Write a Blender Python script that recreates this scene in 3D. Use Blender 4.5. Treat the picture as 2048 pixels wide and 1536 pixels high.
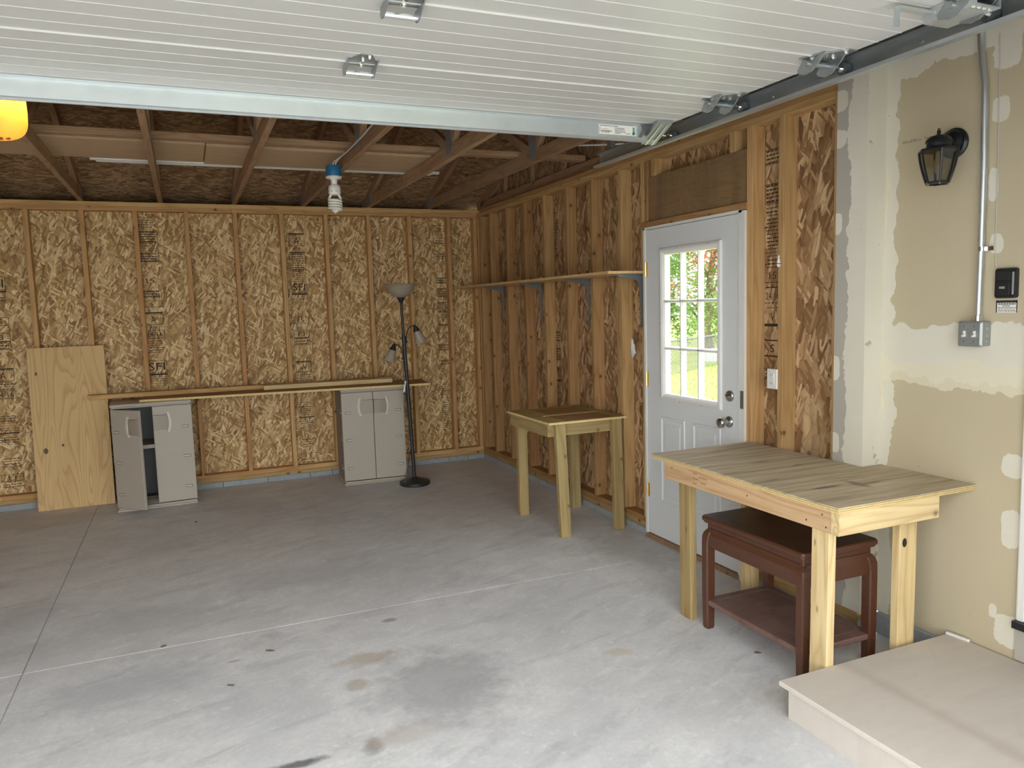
import bpy, bmesh, math, random
from mathutils import Vector, Matrix
random.seed(7)
R = math.radians
PI = math.pi
for o in list(bpy.data.objects): bpy.data.objects.remove(o)
scn = bpy.context.scene
COL = scn.collection

# ------------------------------------------------------------------ camera
F_PX = 1520.6
YAW, PITCH, ROLL = R(23.082), R(-5.864), R(-1.664)
CAM = Vector((-2.812, -7.403, 1.588))
fwd = Vector((math.sin(YAW)*math.cos(PITCH), math.cos(YAW)*math.cos(PITCH), math.sin(PITCH)))
rt0 = Vector((math.cos(YAW), -math.sin(YAW), 0)); up0 = rt0.cross(fwd)
CR = rt0*math.cos(ROLL) + up0*math.sin(ROLL)
CU = -rt0*math.sin(ROLL) + up0*math.cos(ROLL)
cd = bpy.data.cameras.new('camera'); cam = bpy.data.objects.new('camera', cd); COL.objects.link(cam)
cd.sensor_fit = 'HORIZONTAL'; cd.sensor_width = 36.0; cd.lens = F_PX/2048*36.0
cd.clip_start = 0.05; cd.clip_end = 300
cam.matrix_world = Matrix(((CR.x, CU.x, -fwd.x, CAM.x), (CR.y, CU.y, -fwd.y, CAM.y), (CR.z, CU.z, -fwd.z, CAM.z), (0, 0, 0, 1)))
scn.camera = cam
def un(u, v, ax, val):
    """photo pixel -> point on the plane ax = val"""
    d = fwd + CR*((u-1024)/F_PX) + CU*((768-v)/F_PX)
    i = 'xyz'.index(ax); t = (val-CAM[i])/d[i]
    return CAM + d*t

# ------------------------------------------------------------------ light and exposure
w = bpy.data.worlds.new('overcast_sky'); scn.world = w; w.use_nodes = True
bg = w.node_tree.nodes['Background']
bg.inputs[0].default_value = (0.93, 0.97, 1.0, 1); bg.inputs[1].default_value = 1.0
vs = scn.view_settings
vs.view_transform = 'Standard'; vs.look = 'None'; vs.exposure = 2.55; vs.gamma = 1.0; vs.use_curve_mapping = False

# ------------------------------------------------------------------ node helpers
def srgb(r, g, b):
    f = lambda c: (c/255/12.92) if c/255 <= 0.04045 else ((c/255+0.055)/1.055)**2.4
    return (f(r), f(g), f(b), 1)
class NT:
    def __init__(s, name):
        s.m = bpy.data.materials.new(name); s.m.use_nodes = True
        s.t = s.m.node_tree; s.b = s.t.nodes['Principled BSDF']
    def n(s, typ, **kw):
        nd = s.t.nodes.new('ShaderNode'+typ)
        for k, v in kw.items():
            if hasattr(nd, k) and k not in nd.inputs: setattr(nd, k, v)
            else: s.set(nd.inputs[k], v)
        return nd
    def set(s, sock, v):
        if hasattr(v, 'is_output') or isinstance(v, bpy.types.NodeSocket): s.t.links.new(v, sock)
        else: sock.default_value = v
    def math(s, op, a, b=None, c=None, clamp=False):
        nd = s.t.nodes.new('ShaderNodeMath'); nd.operation = op; nd.use_clamp = clamp
        for i, x in enumerate((a, b, c)):
            if x is not None: s.set(nd.inputs[i], x)
        return nd.outputs[0]
    def vmath(s, op, a, b=None):
        nd = s.t.nodes.new('ShaderNodeVectorMath'); nd.operation = op
        s.set(nd.inputs[0], a)
        if b is not None: s.set(nd.inputs[1], b)
        return nd.outputs[0]
    def mix(s, fac, a, b, blend='MIX'):
        nd = s.t.nodes.new('ShaderNodeMix'); nd.data_type = 'RGBA'; nd.blend_type = blend
        s.set(nd.inputs[0], fac); s.set(nd.inputs[6], a); s.set(nd.inputs[7], b)
        return nd.outputs[2]
    def ramp(s, fac, stops, interp='LINEAR'):
        nd = s.t.nodes.new('ShaderNodeValToRGB'); cr = nd.color_ramp; cr.interpolation = interp
        while len(cr.elements) > 1: cr.elements.remove(cr.elements[0])
        for i, (p, c) in enumerate(stops):
            e = cr.elements[0] if i == 0 else cr.elements.new(p)
            e.position = p; e.color = c if len(c) == 4 else (*c, 1)
        s.set(nd.inputs[0], fac)
        return nd.outputs[0]
    def noise(s, vec, scale, detail=3, rough=0.5, dist=0.0):
        nd = s.n('TexNoise'); s.set(nd.inputs['Vector'], vec)
        nd.inputs['Scale'].default_value = scale; nd.inputs['Detail'].default_value = detail
        nd.inputs['Roughness'].default_value = rough; nd.inputs['Distortion'].default_value = dist
        return nd.outputs[0]
    def vor(s, vec, scale, dim='3D', feature='F1'):
        nd = s.n('TexVoronoi'); nd.voronoi_dimensions = dim; nd.feature = feature
        s.set(nd.inputs['Vector'], vec); nd.inputs['Scale'].default_value = scale
        return nd
    def mapping(s, vec, rot=(0, 0, 0), scale=(1, 1, 1), loc=(0, 0, 0)):
        nd = s.n('Mapping'); s.set(nd.inputs[0], vec)
        nd.inputs['Location'].default_value = loc; nd.inputs['Rotation'].default_value = rot; nd.inputs['Scale'].default_value = scale
        return nd.outputs[0]
    def coord(s, which='Object'):
        return s.n('TexCoord').outputs[which]
    def bump(s, h, strength=0.3, dist=0.01):
        nd = s.n('Bump'); nd.inputs['Strength'].default_value = strength; nd.inputs['Distance'].default_value = dist
        s.set(nd.inputs['Height'], h); s.t.links.new(nd.outputs[0], s.b.inputs['Normal'])
    def done(s, color=None, rough=0.7, metal=0.0, spec=None):
        if color is not None: s.set(s.b.inputs['Base Color'], color)
        s.set(s.b.inputs['Roughness'], rough); s.b.inputs['Metallic'].default_value = metal
        if spec is not None: s.b.inputs['Specular IOR Level'].default_value = spec
        return s.m
def lightc(c, k): return (min(1, c[0]*k), min(1, c[1]*k), min(1, c[2]*k), 1)

def M_plain(name, c, rough=0.5, metal=0.0, var=0.12, scale=14.0, spec=None):
    n = NT(name); v = n.coord()
    a = n.noise(v, scale, 4, 0.6)
    col = n.mix(a, lightc(c, 1-var), lightc(c, 1+var))
    r = n.math('MULTIPLY_ADD', a, 0.15, rough-0.07)
    return n.done(col, r, metal, spec)

def M_lumber(name, ca, cb, knots=1.0, ring=8.0):
    """sawn softwood, grain along local Z, each piece of its own tone"""
    n = NT(name); oi = n.n('ObjectInfo'); rnd = oi.outputs['Random']
    off = n.n('CombineXYZ'); n.set(off.inputs[0], n.math('MULTIPLY', rnd, 37.0)); n.set(off.inputs[1], n.math('MULTIPLY', rnd, 91.0)); n.set(off.inputs[2], n.math('MULTIPLY', rnd, 53.0))
    v = n.vmath('ADD', n.coord(), off.outputs[0])
    base = n.mix(rnd, ca, cb)
    lo = n.noise(n.mapping(v, scale=(5, 5, 0.45)), 1.6, 2, 0.5)
    rings = n.math('PINGPONG', n.math('MULTIPLY', lo, ring), 0.5)
    fine = n.noise(n.mapping(v, scale=(130, 130, 3)), 1.0, 3, 0.6)
    col = n.mix(n.math('MULTIPLY', n.math('POWER', n.math('MULTIPLY', rings, 2.0), 2.2), 0.6), base, n.mix(1.0, base, (0.66, 0.56, 0.46, 1), 'MULTIPLY'))
    col = n.mix(n.math('MULTIPLY', n.math('SUBTRACT', fine, 0.4, clamp=True), 0.9), col, n.mix(1.0, col, (0.7, 0.62, 0.52, 1), 'MULTIPLY'))
    sv = n.n('SeparateXYZ'); n.set(sv.inputs[0], v); kv = n.n('CombineXYZ'); n.set(kv.inputs[0], n.math('ADD', sv.outputs[0], n.math('MULTIPLY', sv.outputs[1], 2.3))); n.set(kv.inputs[1], n.math('MULTIPLY', sv.outputs[2], 0.8))
    vo = n.vor(kv.outputs[0], 4.6, '2D')
    ksel = n.n('SeparateColor'); n.set(ksel.inputs[0], vo.outputs['Color'])
    k = n.ramp(vo.outputs['Distance'], [(0.0, (1, 1, 1)), (0.032, (1, 1, 1)), (0.055, (0.25, 0.25, 0.25)), (0.12, (0, 0, 0))])
    k = n.math('MULTIPLY', k, n.math('GREATER_THAN', ksel.outputs[0], 0.35))
    col = n.mix(n.math('MULTIPLY', k, 0.85*knots), col, (0.10, 0.045, 0.02, 1))
    dirt = n.noise(v, 3.0, 4, 0.6)
    col = n.mix(n.math('MULTIPLY', n.math('SUBTRACT', dirt, 0.52, clamp=True), 1.1), col, n.mix(1.0, col, (0.55, 0.5, 0.45, 1), 'MULTIPLY'))
    n.bump(fine, 0.15, 0.002)
    return n.done(col, 0.75, spec=0.25)

def M_ply(name, c, dark, sc=(2.2, 2.2, 0.7), bands=13.0, dirt=0.0, knots=True, rot=(0, 0, 0), contrast=0.75):
    n = NT(name); v = n.mapping(n.coord(), rot=rot)
    lo = n.noise(n.mapping(v, scale=sc), 1.35, 2.5, 0.42, 0.35)
    r = n.math('FRACT', n.math('MULTIPLY', lo, bands))
    band = n.ramp(r, [(0, (0, 0, 0)), (0.55, (0.15, 0.15, 0.15)), (0.85, (1, 1, 1)), (1.0, (0, 0, 0))])
    fine = n.noise(n.mapping(v, scale=(120, 120, 5)), 1.0, 3, 0.6)
    col = n.mix(n.math('MULTIPLY', band, contrast), c, dark)
    col = n.mix(n.math('MULTIPLY', fine, 0.35), col, lightc(c, 1.15))
    patch = n.noise(n.mapping(v, scale=sc), 2.3, 3, 0.5)
    col = n.mix(n.math('MULTIPLY', n.math('SUBTRACT', patch, 0.5, clamp=True), 1.2), col, dark)
    if dirt > 0:
        d = n.noise(n.mapping(v, scale=(9, 9, 1.2)), 1.0, 5, 0.65)
        col = n.mix(n.math('MULTIPLY', n.math('SUBTRACT', d, 0.42, clamp=True), 3.5*dirt), col, (0.11, 0.085, 0.06, 1))
    n.bump(fine, 0.12, 0.002)
    return n.done(col, 0.72, spec=0.3)

def M_osb(name, dark, mid, light, wid=0.026, ln=0.13, rot=0.0, spread=42, seed=0):
    """oriented strand board: layered elongated flakes; UV in metres, strands near the V axis"""
    n = NT(name); uv = n.coord('UV')
    wob = n.n('TexNoise'); n.set(wob.inputs['Vector'], uv); wob.inputs['Scale'].default_value = 16; wob.inputs['Detail'].default_value = 2
    uvw = n.vmath('ADD', uv, n.vmath('MULTIPLY', n.vmath('SUBTRACT', wob.outputs['Color'], (0.5, 0.5, 0.5)), (0.012, 0.012, 0.0)))
    rr = random.Random(seed)
    col = n.mix(n.noise(uv, 6, 3), dark, mid)
    hsum = None
    angs = [-0.75, 0.55, -0.2, 0.95, -0.45, 0.15, 0.7, -1.0, 0.35]
    for i, a in enumerate(angs):
        ang = rot + R(a*spread)
        big = 1.35 if i < 3 else (1.0 if i < 6 else 0.6)
        wd = wid*big*(0.8+0.4*rr.random()); le = ln*(0.75+0.25*big)*(0.8+0.4*rr.random())
        mp = n.mapping(n.mapping(uvw, rot=(0, 0, ang)), scale=(1/wd, 1/le, 1), loc=(rr.uniform(0, 50), rr.uniform(0, 50), 0))
        vo = n.vor(mp, 1.0, '2D'); vo.inputs['Randomness'].default_value = 0.95
        vo.distance = 'CHEBYCHEV' if i % 2 else 'MINKOWSKI'
        if i % 2 == 0: vo.inputs['Exponent'].default_value = 4.0
        sp = n.n('SeparateColor'); n.set(sp.inputs[0], vo.outputs['Color'])
        mask = n.math('GREATER_THAN', sp.outputs[0], 0.45 if i < 3 else (0.62 if i < 6 else 0.82))
        inner = n.math('LESS_THAN', vo.outputs['Distance'], 0.52 if i >= 3 else 0.8)
        mask = n.math('MULTIPLY', mask, inner)
        g = n.noise(n.mapping(mp, scale=(6, 0.4, 1)), 1.0, 2)
        tone = n.math('ADD', n.math('MULTIPLY', sp.outputs[1], 0.8), n.math('MULTIPLY', g, 0.3))
        sc = n.ramp(tone, [(0.12, dark), (0.5, mid), (0.98, light)])
        edge = n.ramp(vo.outputs['Distance'], [(0.30, (1, 1, 1)), (0.55, (0.72, 0.72, 0.72))])
        sc = n.mix(1.0, sc, edge, 'MULTIPLY')
        col = n.mix(mask, col, sc)
        h = n.math('MULTIPLY', mask, sp.outputs[2])
        hsum = h if hsum is None else n.math('MAXIMUM', hsum, h)
    n.bump(hsum, 0.25, 0.003)
    return n.done(col, 0.68, spec=0.35)

def M_benchtop():
    n = NT('plywood_bench_dusty'); v = n.coord(); s = n.n('SeparateXYZ'); n.set(s.inputs[0], v)
    st = n.noise(n.mapping(v, scale=(2.2, 26, 1)), 1.0, 5, 0.62, 0.3); lo = n.noise(n.mapping(v, scale=(1.2, 7, 1)), 1.0, 3, 0.5)
    c = n.ramp(st, [(0.32, (0.36, 0.28, 0.175)), (0.52, (0.56, 0.465, 0.315)), (0.72, (0.68, 0.585, 0.425))])
    c = n.mix(n.ramp(lo, [(0.5, (0,)*3), (0.72, (0.5,)*3)]), c, (0.40, 0.32, 0.21, 1))
    wob = n.math('MULTIPLY', n.math('SUBTRACT', n.noise(v, 14, 4, 0.6), 0.5), 0.9)
    for (u, vv, rx, ry, k) in ((1650, 975, 0.13, 0.018, 0.8), (1715, 968, 0.035, 0.09, 0.55), (1745, 965, 0.07, 0.012, 0.6), (1520, 925, 0.06, 0.02, 0.4), (1545, 960, 0.05, 0.008, 0.7), (1595, 930, 0.04, 0.015, 0.4)):
        p = un(u, vv, 'z', 0.812)
        dx = n.math('DIVIDE', n.math('SUBTRACT', s.outputs[0], p.x), rx); dy = n.math('DIVIDE', n.math('SUBTRACT', s.outputs[1], p.y), ry)
        d = n.math('ADD', n.math('SQRT', n.math('ADD', n.math('MULTIPLY', dx, dx), n.math('MULTIPLY', dy, dy))), wob)
        c = n.mix(n.ramp(d, [(0.4, (k,)*3), (1.0, (0,)*3)]), c, (0.13, 0.10, 0.075, 1))
    n.bump(st, 0.1, 0.002)
    return n.done(c, 0.75, spec=0.25)

# ------------------------------------------------------------------ materials
MT = {}
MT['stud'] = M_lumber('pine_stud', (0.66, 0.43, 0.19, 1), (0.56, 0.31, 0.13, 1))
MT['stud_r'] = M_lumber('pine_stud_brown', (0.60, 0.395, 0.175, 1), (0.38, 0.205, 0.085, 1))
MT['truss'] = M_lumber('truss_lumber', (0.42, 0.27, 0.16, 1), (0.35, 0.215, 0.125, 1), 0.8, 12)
MT['sill'] = M_lumber('treated_sill', (0.50, 0.34, 0.15, 1), (0.40, 0.27, 0.12, 1))
MT['treated'] = M_lumber('treated_lumber', (0.46, 0.36, 0.165, 1), (0.38, 0.27, 0.12, 1), 0.7)
MT['bench_wood'] = M_lumber('bench_lumber', (0.78, 0.61, 0.33, 1), (0.72, 0.54, 0.27, 1), 0.7)
MT['bench_apron'] = M_lumber('bench_apron_lumber', (0.66, 0.44, 0.25, 1), (0.62, 0.42, 0.23, 1), 0.5)
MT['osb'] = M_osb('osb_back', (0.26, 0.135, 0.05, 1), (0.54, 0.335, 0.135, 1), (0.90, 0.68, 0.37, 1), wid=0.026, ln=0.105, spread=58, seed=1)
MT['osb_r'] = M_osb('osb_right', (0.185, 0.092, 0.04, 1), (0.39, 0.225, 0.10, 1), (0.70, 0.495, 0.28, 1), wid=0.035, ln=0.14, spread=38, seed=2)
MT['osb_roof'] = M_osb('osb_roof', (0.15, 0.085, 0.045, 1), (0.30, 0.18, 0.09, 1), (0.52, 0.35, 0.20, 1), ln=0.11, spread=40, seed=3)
MT['ply_lean'] = M_ply('plywood_new', (0.68, 0.47, 0.22, 1), (0.47, 0.28, 0.115, 1), sc=(3.0, 3.0, 0.5), bands=19.0, contrast=0.8)
MT['ply_bench'] = M_benchtop()
MT['ply_small'] = M_ply('plywood_small', (0.52, 0.40, 0.15, 1), (0.40, 0.29, 0.11, 1), sc=(6, 1.0, 1), dirt=0.25, rot=(0, 0, R(90)), contrast=0.4)
MT['ply_edge'] = M_plain('plywood_edge', (0.72, 0.54, 0.24, 1), 0.8, var=0.3, scale=60)
MT['ply_edge_dark'] = M_plain('plywood_core', (0.42, 0.28, 0.11, 1), 0.85, var=0.3, scale=60)
MT['ply_brown'] = M_ply('plywood_worktop', (0.42, 0.25, 0.115, 1), (0.30, 0.16, 0.07, 1), sc=(1, 6, 1), dirt=0.2, contrast=0.5)
MT['ply_header'] = M_ply('header_board', (0.27, 0.165, 0.075, 1), (0.18, 0.11, 0.05, 1), sc=(1, 1.2, 7), dirt=0.5, contrast=0.6)
MT['plank'] = M_ply('attic_plank', (0.50, 0.35, 0.215, 1), (0.40, 0.265, 0.155, 1), sc=(0.8, 5, 1), contrast=0.5)
MT['shelfwood'] = M_ply('shelf_board', (0.66, 0.44, 0.20, 1), (0.50, 0.30, 0.12, 1), sc=(6, 0.9, 1), contrast=0.5)
MT['block'] = M_plain('curb_concrete', (0.33, 0.355, 0.36, 1), 0.9, var=0.28, scale=22)
MT['white_door'] = M_plain('door_paint', (0.74, 0.76, 0.76, 1), 0.45, var=0.03, scale=5)
MT['white_trim'] = M_plain('white_trim', (0.78, 0.77, 0.73, 1), 0.5, var=0.05)
MT['brass'] = M_plain('brass', (0.80, 0.58, 0.25, 1), 0.3, 1.0)
MT['nickel'] = M_plain('satin_nickel', (0.50, 0.49, 0.47, 1), 0.28, 1.0, var=0.05)
MT['galv'] = M_plain('galvanized_steel', (0.62, 0.66, 0.67, 1), 0.42, 0.85, var=0.12, scale=9)
MT['galv_dk'] = M_plain('steel_hardware', (0.42, 0.45, 0.46, 1), 0.38, 0.95, var=0.15, scale=25)
MT['galv_track'] = M_plain('galvanized_track', (0.50, 0.54, 0.55, 1), 0.36, 0.85, var=0.15, scale=5)
MT['chrome'] = M_plain('bright_zinc', (0.82, 0.83, 0.82, 1), 0.2, 1.0, var=0.05)
MT['gusset'] = M_plain('truss_plate', (0.28, 0.27, 0.26, 1), 0.6, 0.5, var=0.25, scale=80)
MT['nylon'] = M_plain('nylon_roller', (0.10, 0.11, 0.12, 1), 0.5)
MT['black'] = M_plain('black_paint', (0.014, 0.016, 0.018, 1), 0.35, var=0.2)
MT['black_lamp'] = M_plain('bronze_black', (0.018, 0.020, 0.022, 1), 0.42, var=0.25, spec=0.5)
MT['shade'] = M_plain('frosted_shade', (0.34, 0.29, 0.215, 1), 0.4, var=0.08, scale=20)
MT['beige'] = M_plain('beige_plastic', (0.44, 0.39, 0.315, 1), 0.55, var=0.05, scale=6)
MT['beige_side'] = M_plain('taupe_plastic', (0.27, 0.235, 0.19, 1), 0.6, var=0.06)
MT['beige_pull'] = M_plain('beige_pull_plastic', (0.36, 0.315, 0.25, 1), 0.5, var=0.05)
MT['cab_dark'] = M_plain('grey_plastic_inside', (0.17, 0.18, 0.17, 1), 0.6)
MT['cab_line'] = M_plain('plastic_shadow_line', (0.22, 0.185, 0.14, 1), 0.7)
MT['cab_white'] = M_plain('plastic_catch', (0.62, 0.57, 0.49, 1), 0.5)
MT['grey_metal'] = M_plain('bracket_grey', (0.16, 0.175, 0.18, 1), 0.5, 0.3)
MT['white_plastic'] = M_plain('white_plastic', (0.82, 0.80, 0.76, 1), 0.35, var=0.03)
MT['blue_plastic'] = M_plain('blue_box', (0.015, 0.135, 0.29, 1), 0.5, var=0.1)
MT['cfl'] = M_plain('cfl_tube', (0.85, 0.82, 0.74, 1), 0.3, var=0.03)
MT['cable'] = M_plain('white_cable', (0.55, 0.53, 0.50, 1), 0.55)
MT['ink'] = M_plain('stamp_ink', (0.035, 0.025, 0.018, 1), 0.9, var=0.3, scale=60)
MT['ink_soft'] = M_plain('pencil_grey_print', (0.30, 0.25, 0.17, 1), 0.9)
MT['ink_brown'] = M_plain('lumber_stamp_ink', (0.28, 0.17, 0.10, 1), 0.9)
MT['paper'] = M_plain('paper_label', (0.80, 0.79, 0.73, 1), 0.7, var=0.03)
MT['paper_grey'] = M_plain('silver_paper', (0.60, 0.60, 0.58, 1), 0.45, 0.2, var=0.2, scale=40)
MT['green_ink'] = M_plain('green_print', (0.02, 0.20, 0.10, 1), 0.6)
MT['red_ink'] = M_plain('red_print', (0.45, 0.05, 0.04, 1), 0.7)
MT['grey_box'] = M_plain('utility_box', (0.36, 0.38, 0.37, 1), 0.45, 0.6, var=0.1)
MT['grass_g'] = M_plain('lawn', (0.30, 0.36, 0.07, 1), 0.95, var=0.4, scale=2.5)
MT['bark'] = M_plain('bark', (0.22, 0.17, 0.13, 1), 0.95, var=0.4, scale=8)
MT['fencewire'] = M_plain('fence_wire', (0.16, 0.17, 0.165, 1), 0.6, 0.2)
MT['tarp'] = M_plain('white_cover', (0.85, 0.86, 0.86, 1), 0.6)
MT['drive'] = M_plain('driveway', (0.56, 0.55, 0.52, 1), 0.9, var=0.15, scale=2)
MT['plaster'] = M_plain('drywall_grey', (0.62, 0.58, 0.50, 1), 0.9, var=0.05, scale=3)
MT['opener_grey'] = M_plain('opener_housing', (0.30, 0.30, 0.30, 1), 0.5)
MT['leaf_dry'] = M_plain('dry_leaf', (0.15, 0.10, 0.075, 1), 0.9, var=0.4, scale=60)

def M_red():
    n = NT('rosewood_finish'); v = n.coord()
    g = n.noise(n.mapping(v, scale=(14, 3, 14)), 3.0, 4, 0.6)
    c = n.mix(g, (0.056, 0.020, 0.010, 1), (0.118, 0.045, 0.023, 1))
    d = n.noise(v, 7, 5, 0.65)
    up = n.n('SeparateXYZ'); n.set(up.inputs[0], n.n('NewGeometry').outputs['Normal'])
    return n.done(c, n.math('MULTIPLY_ADD', d, 0.3, 0.22), spec=0.5)
MT['red'] = M_red()
MT['red_top'] = M_plain('dark_tabletop', (0.040, 0.016, 0.012, 1), 0.38, var=0.25, scale=9)
def M_reddust():
    n = NT('rosewood_dusty'); v = n.coord()
    d = n.noise(v, 9, 6, 0.65)
    c = n.mix(n.ramp(d, [(0.3, (0.35,)*3), (0.7, (0.8,)*3)]), (0.10, 0.03, 0.02, 1), (0.24, 0.155, 0.13, 1))
    return n.done(c, 0.7, spec=0.3)
MT['red_dust'] = M_reddust()

def M_white_panel():
    n = NT('door_panel_white'); v = n.coord()
    st = n.noise(n.mapping(v, scale=(6, 260, 1)), 1.0, 3, 0.6)
    c = n.mix(st, (0.56, 0.55, 0.525, 1), (0.62, 0.61, 0.58, 1))
    st2 = n.noise(v, 120, 2)
    n.bump(st2, 0.12, 0.001)
    return n.done(c, 0.38, spec=0.45)
MT['panel'] = M_white_panel()

def M_floor():
    n = NT('concrete_slab'); v = n.coord()
    big = n.noise(v, 1.1, 5, 0.62, 0.6); mid = n.noise(v, 5.0, 6, 0.65, 0.4); fine = n.noise(v, 45, 5, 0.7)
    c = n.ramp(big, [(0.30, (0.62, 0.625, 0.635)), (0.5, (0.77, 0.765, 0.76)), (0.72, (0.86, 0.85, 0.835))])
    c = n.mix(n.ramp(mid, [(0.35, (0.5,)*3), (0.62, (0,)*3)]), c, (0.58, 0.575, 0.58, 1))
    c = n.mix(n.ramp(fine, [(0.35, (0.3,)*3), (0.60, (0,)*3)]), c, (0.52, 0.515, 0.51, 1))
    # trowel streaks
    stv = n.noise(n.mapping(n.mapping(v, rot=(0, 0, R(-28))), scale=(3, 13, 1)), 1.0, 5, 0.65)
    c = n.mix(n.ramp(stv, [(0.55, (0,)*3), (0.75, (0.45,)*3)]), c, (0.90, 0.895, 0.88, 1))
    st2 = n.noise(n.mapping(n.mapping(v, rot=(0, 0, R(-20)), loc=(3, 7, 0)), scale=(2.2, 7, 1)), 1.0, 6, 0.7, 0.5)
    c = n.mix(n.ramp(st2, [(0.30, (0.55,)*3), (0.48, (0,)*3)]), c, (0.45, 0.445, 0.45, 1))
    pit = n.noise(v, 22, 6, 0.75, 0.6)
    c = n.mix(n.ramp(pit, [(0.56, (0,)*3), (0.70, (0.55,)*3)]), c, (0.92, 0.915, 0.90, 1))
    # stains with a shape of their own
    sx = n.n('SeparateXYZ'); n.set(sx.inputs[0], v)
    wob = n.math('MULTIPLY', n.math('SUBTRACT', n.noise(v, 9, 5, 0.65), 0.5), 1.6)
    def stain(u, vv, rx, ry, colr, k):
        nonlocal c
        p = un(u, vv, 'z', 0)
        dx = n.math('DIVIDE', n.math('SUBTRACT', sx.outputs[0], p.x), rx); dy = n.math('DIVIDE', n.math('SUBTRACT', sx.outputs[1], p.y), ry)
        d = n.math('ADD', n.math('SQRT', n.math('ADD', n.math('MULTIPLY', dx, dx), n.math('MULTIPLY', dy, dy))), wob)
        c = n.mix(n.ramp(d, [(0.45, (k,)*3), (1.0, (0,)*3)]), c, colr)
    gr = (0.44, 0.45, 0.47, 1)
    stain(240, 1380, 0.42, 0.22, gr, 0.5); stain(300, 1240, 0.5, 0.25, gr, 0.35); stain(890, 1370, 0.34, 0.45, (0.34, 0.34, 0.345, 1), 0.55)
    stain(735, 1318, 0.17, 0.08, (0.46, 0.37, 0.27, 1), 0.6); stain(715, 1370, 0.06, 0.06, (0.48, 0.40, 0.30, 1), 0.6)
    stain(745, 1490, 0.05, 0.07, (0.30, 0.25, 0.21, 1), 0.7); stain(810, 1470, 0.16, 0.07, (0.58, 0.51, 0.45, 1), 0.5)
    stain(590, 1530, 0.13, 0.03, (0.14, 0.14, 0.145, 1), 0.9); stain(470, 1322, 0.045, 0.015, (0.42, 0.31, 0.29, 1), 0.7)
    stain(780, 1240, 0.05, 0.03, (0.26, 0.26, 0.27, 1), 0.7); stain(1235, 1305, 0.09, 0.05, (0.60, 0.50, 0.38, 1), 0.5)
    stain(100, 1040, 0.7, 0.3, (0.46, 0.42, 0.41, 1), 0.4); stain(1300, 1090, 0.5, 0.5, (0.42, 0.41, 0.41, 1), 0.5)
    stain(60, 1230, 0.2, 0.3, gr, 0.4); stain(620, 1150, 0.6, 0.25, (0.50, 0.495, 0.50, 1), 0.4)
    n.bump(fine, 0.2, 0.003)
    return n.done(c, n.math('MULTIPLY_ADD', mid, 0.3, 0.42), spec=0.4)
MT['floor'] = M_floor()
MT['joint'] = M_plain('joint_filler', (0.60, 0.59, 0.56, 1), 0.9, var=0.15, scale=30)

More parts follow.
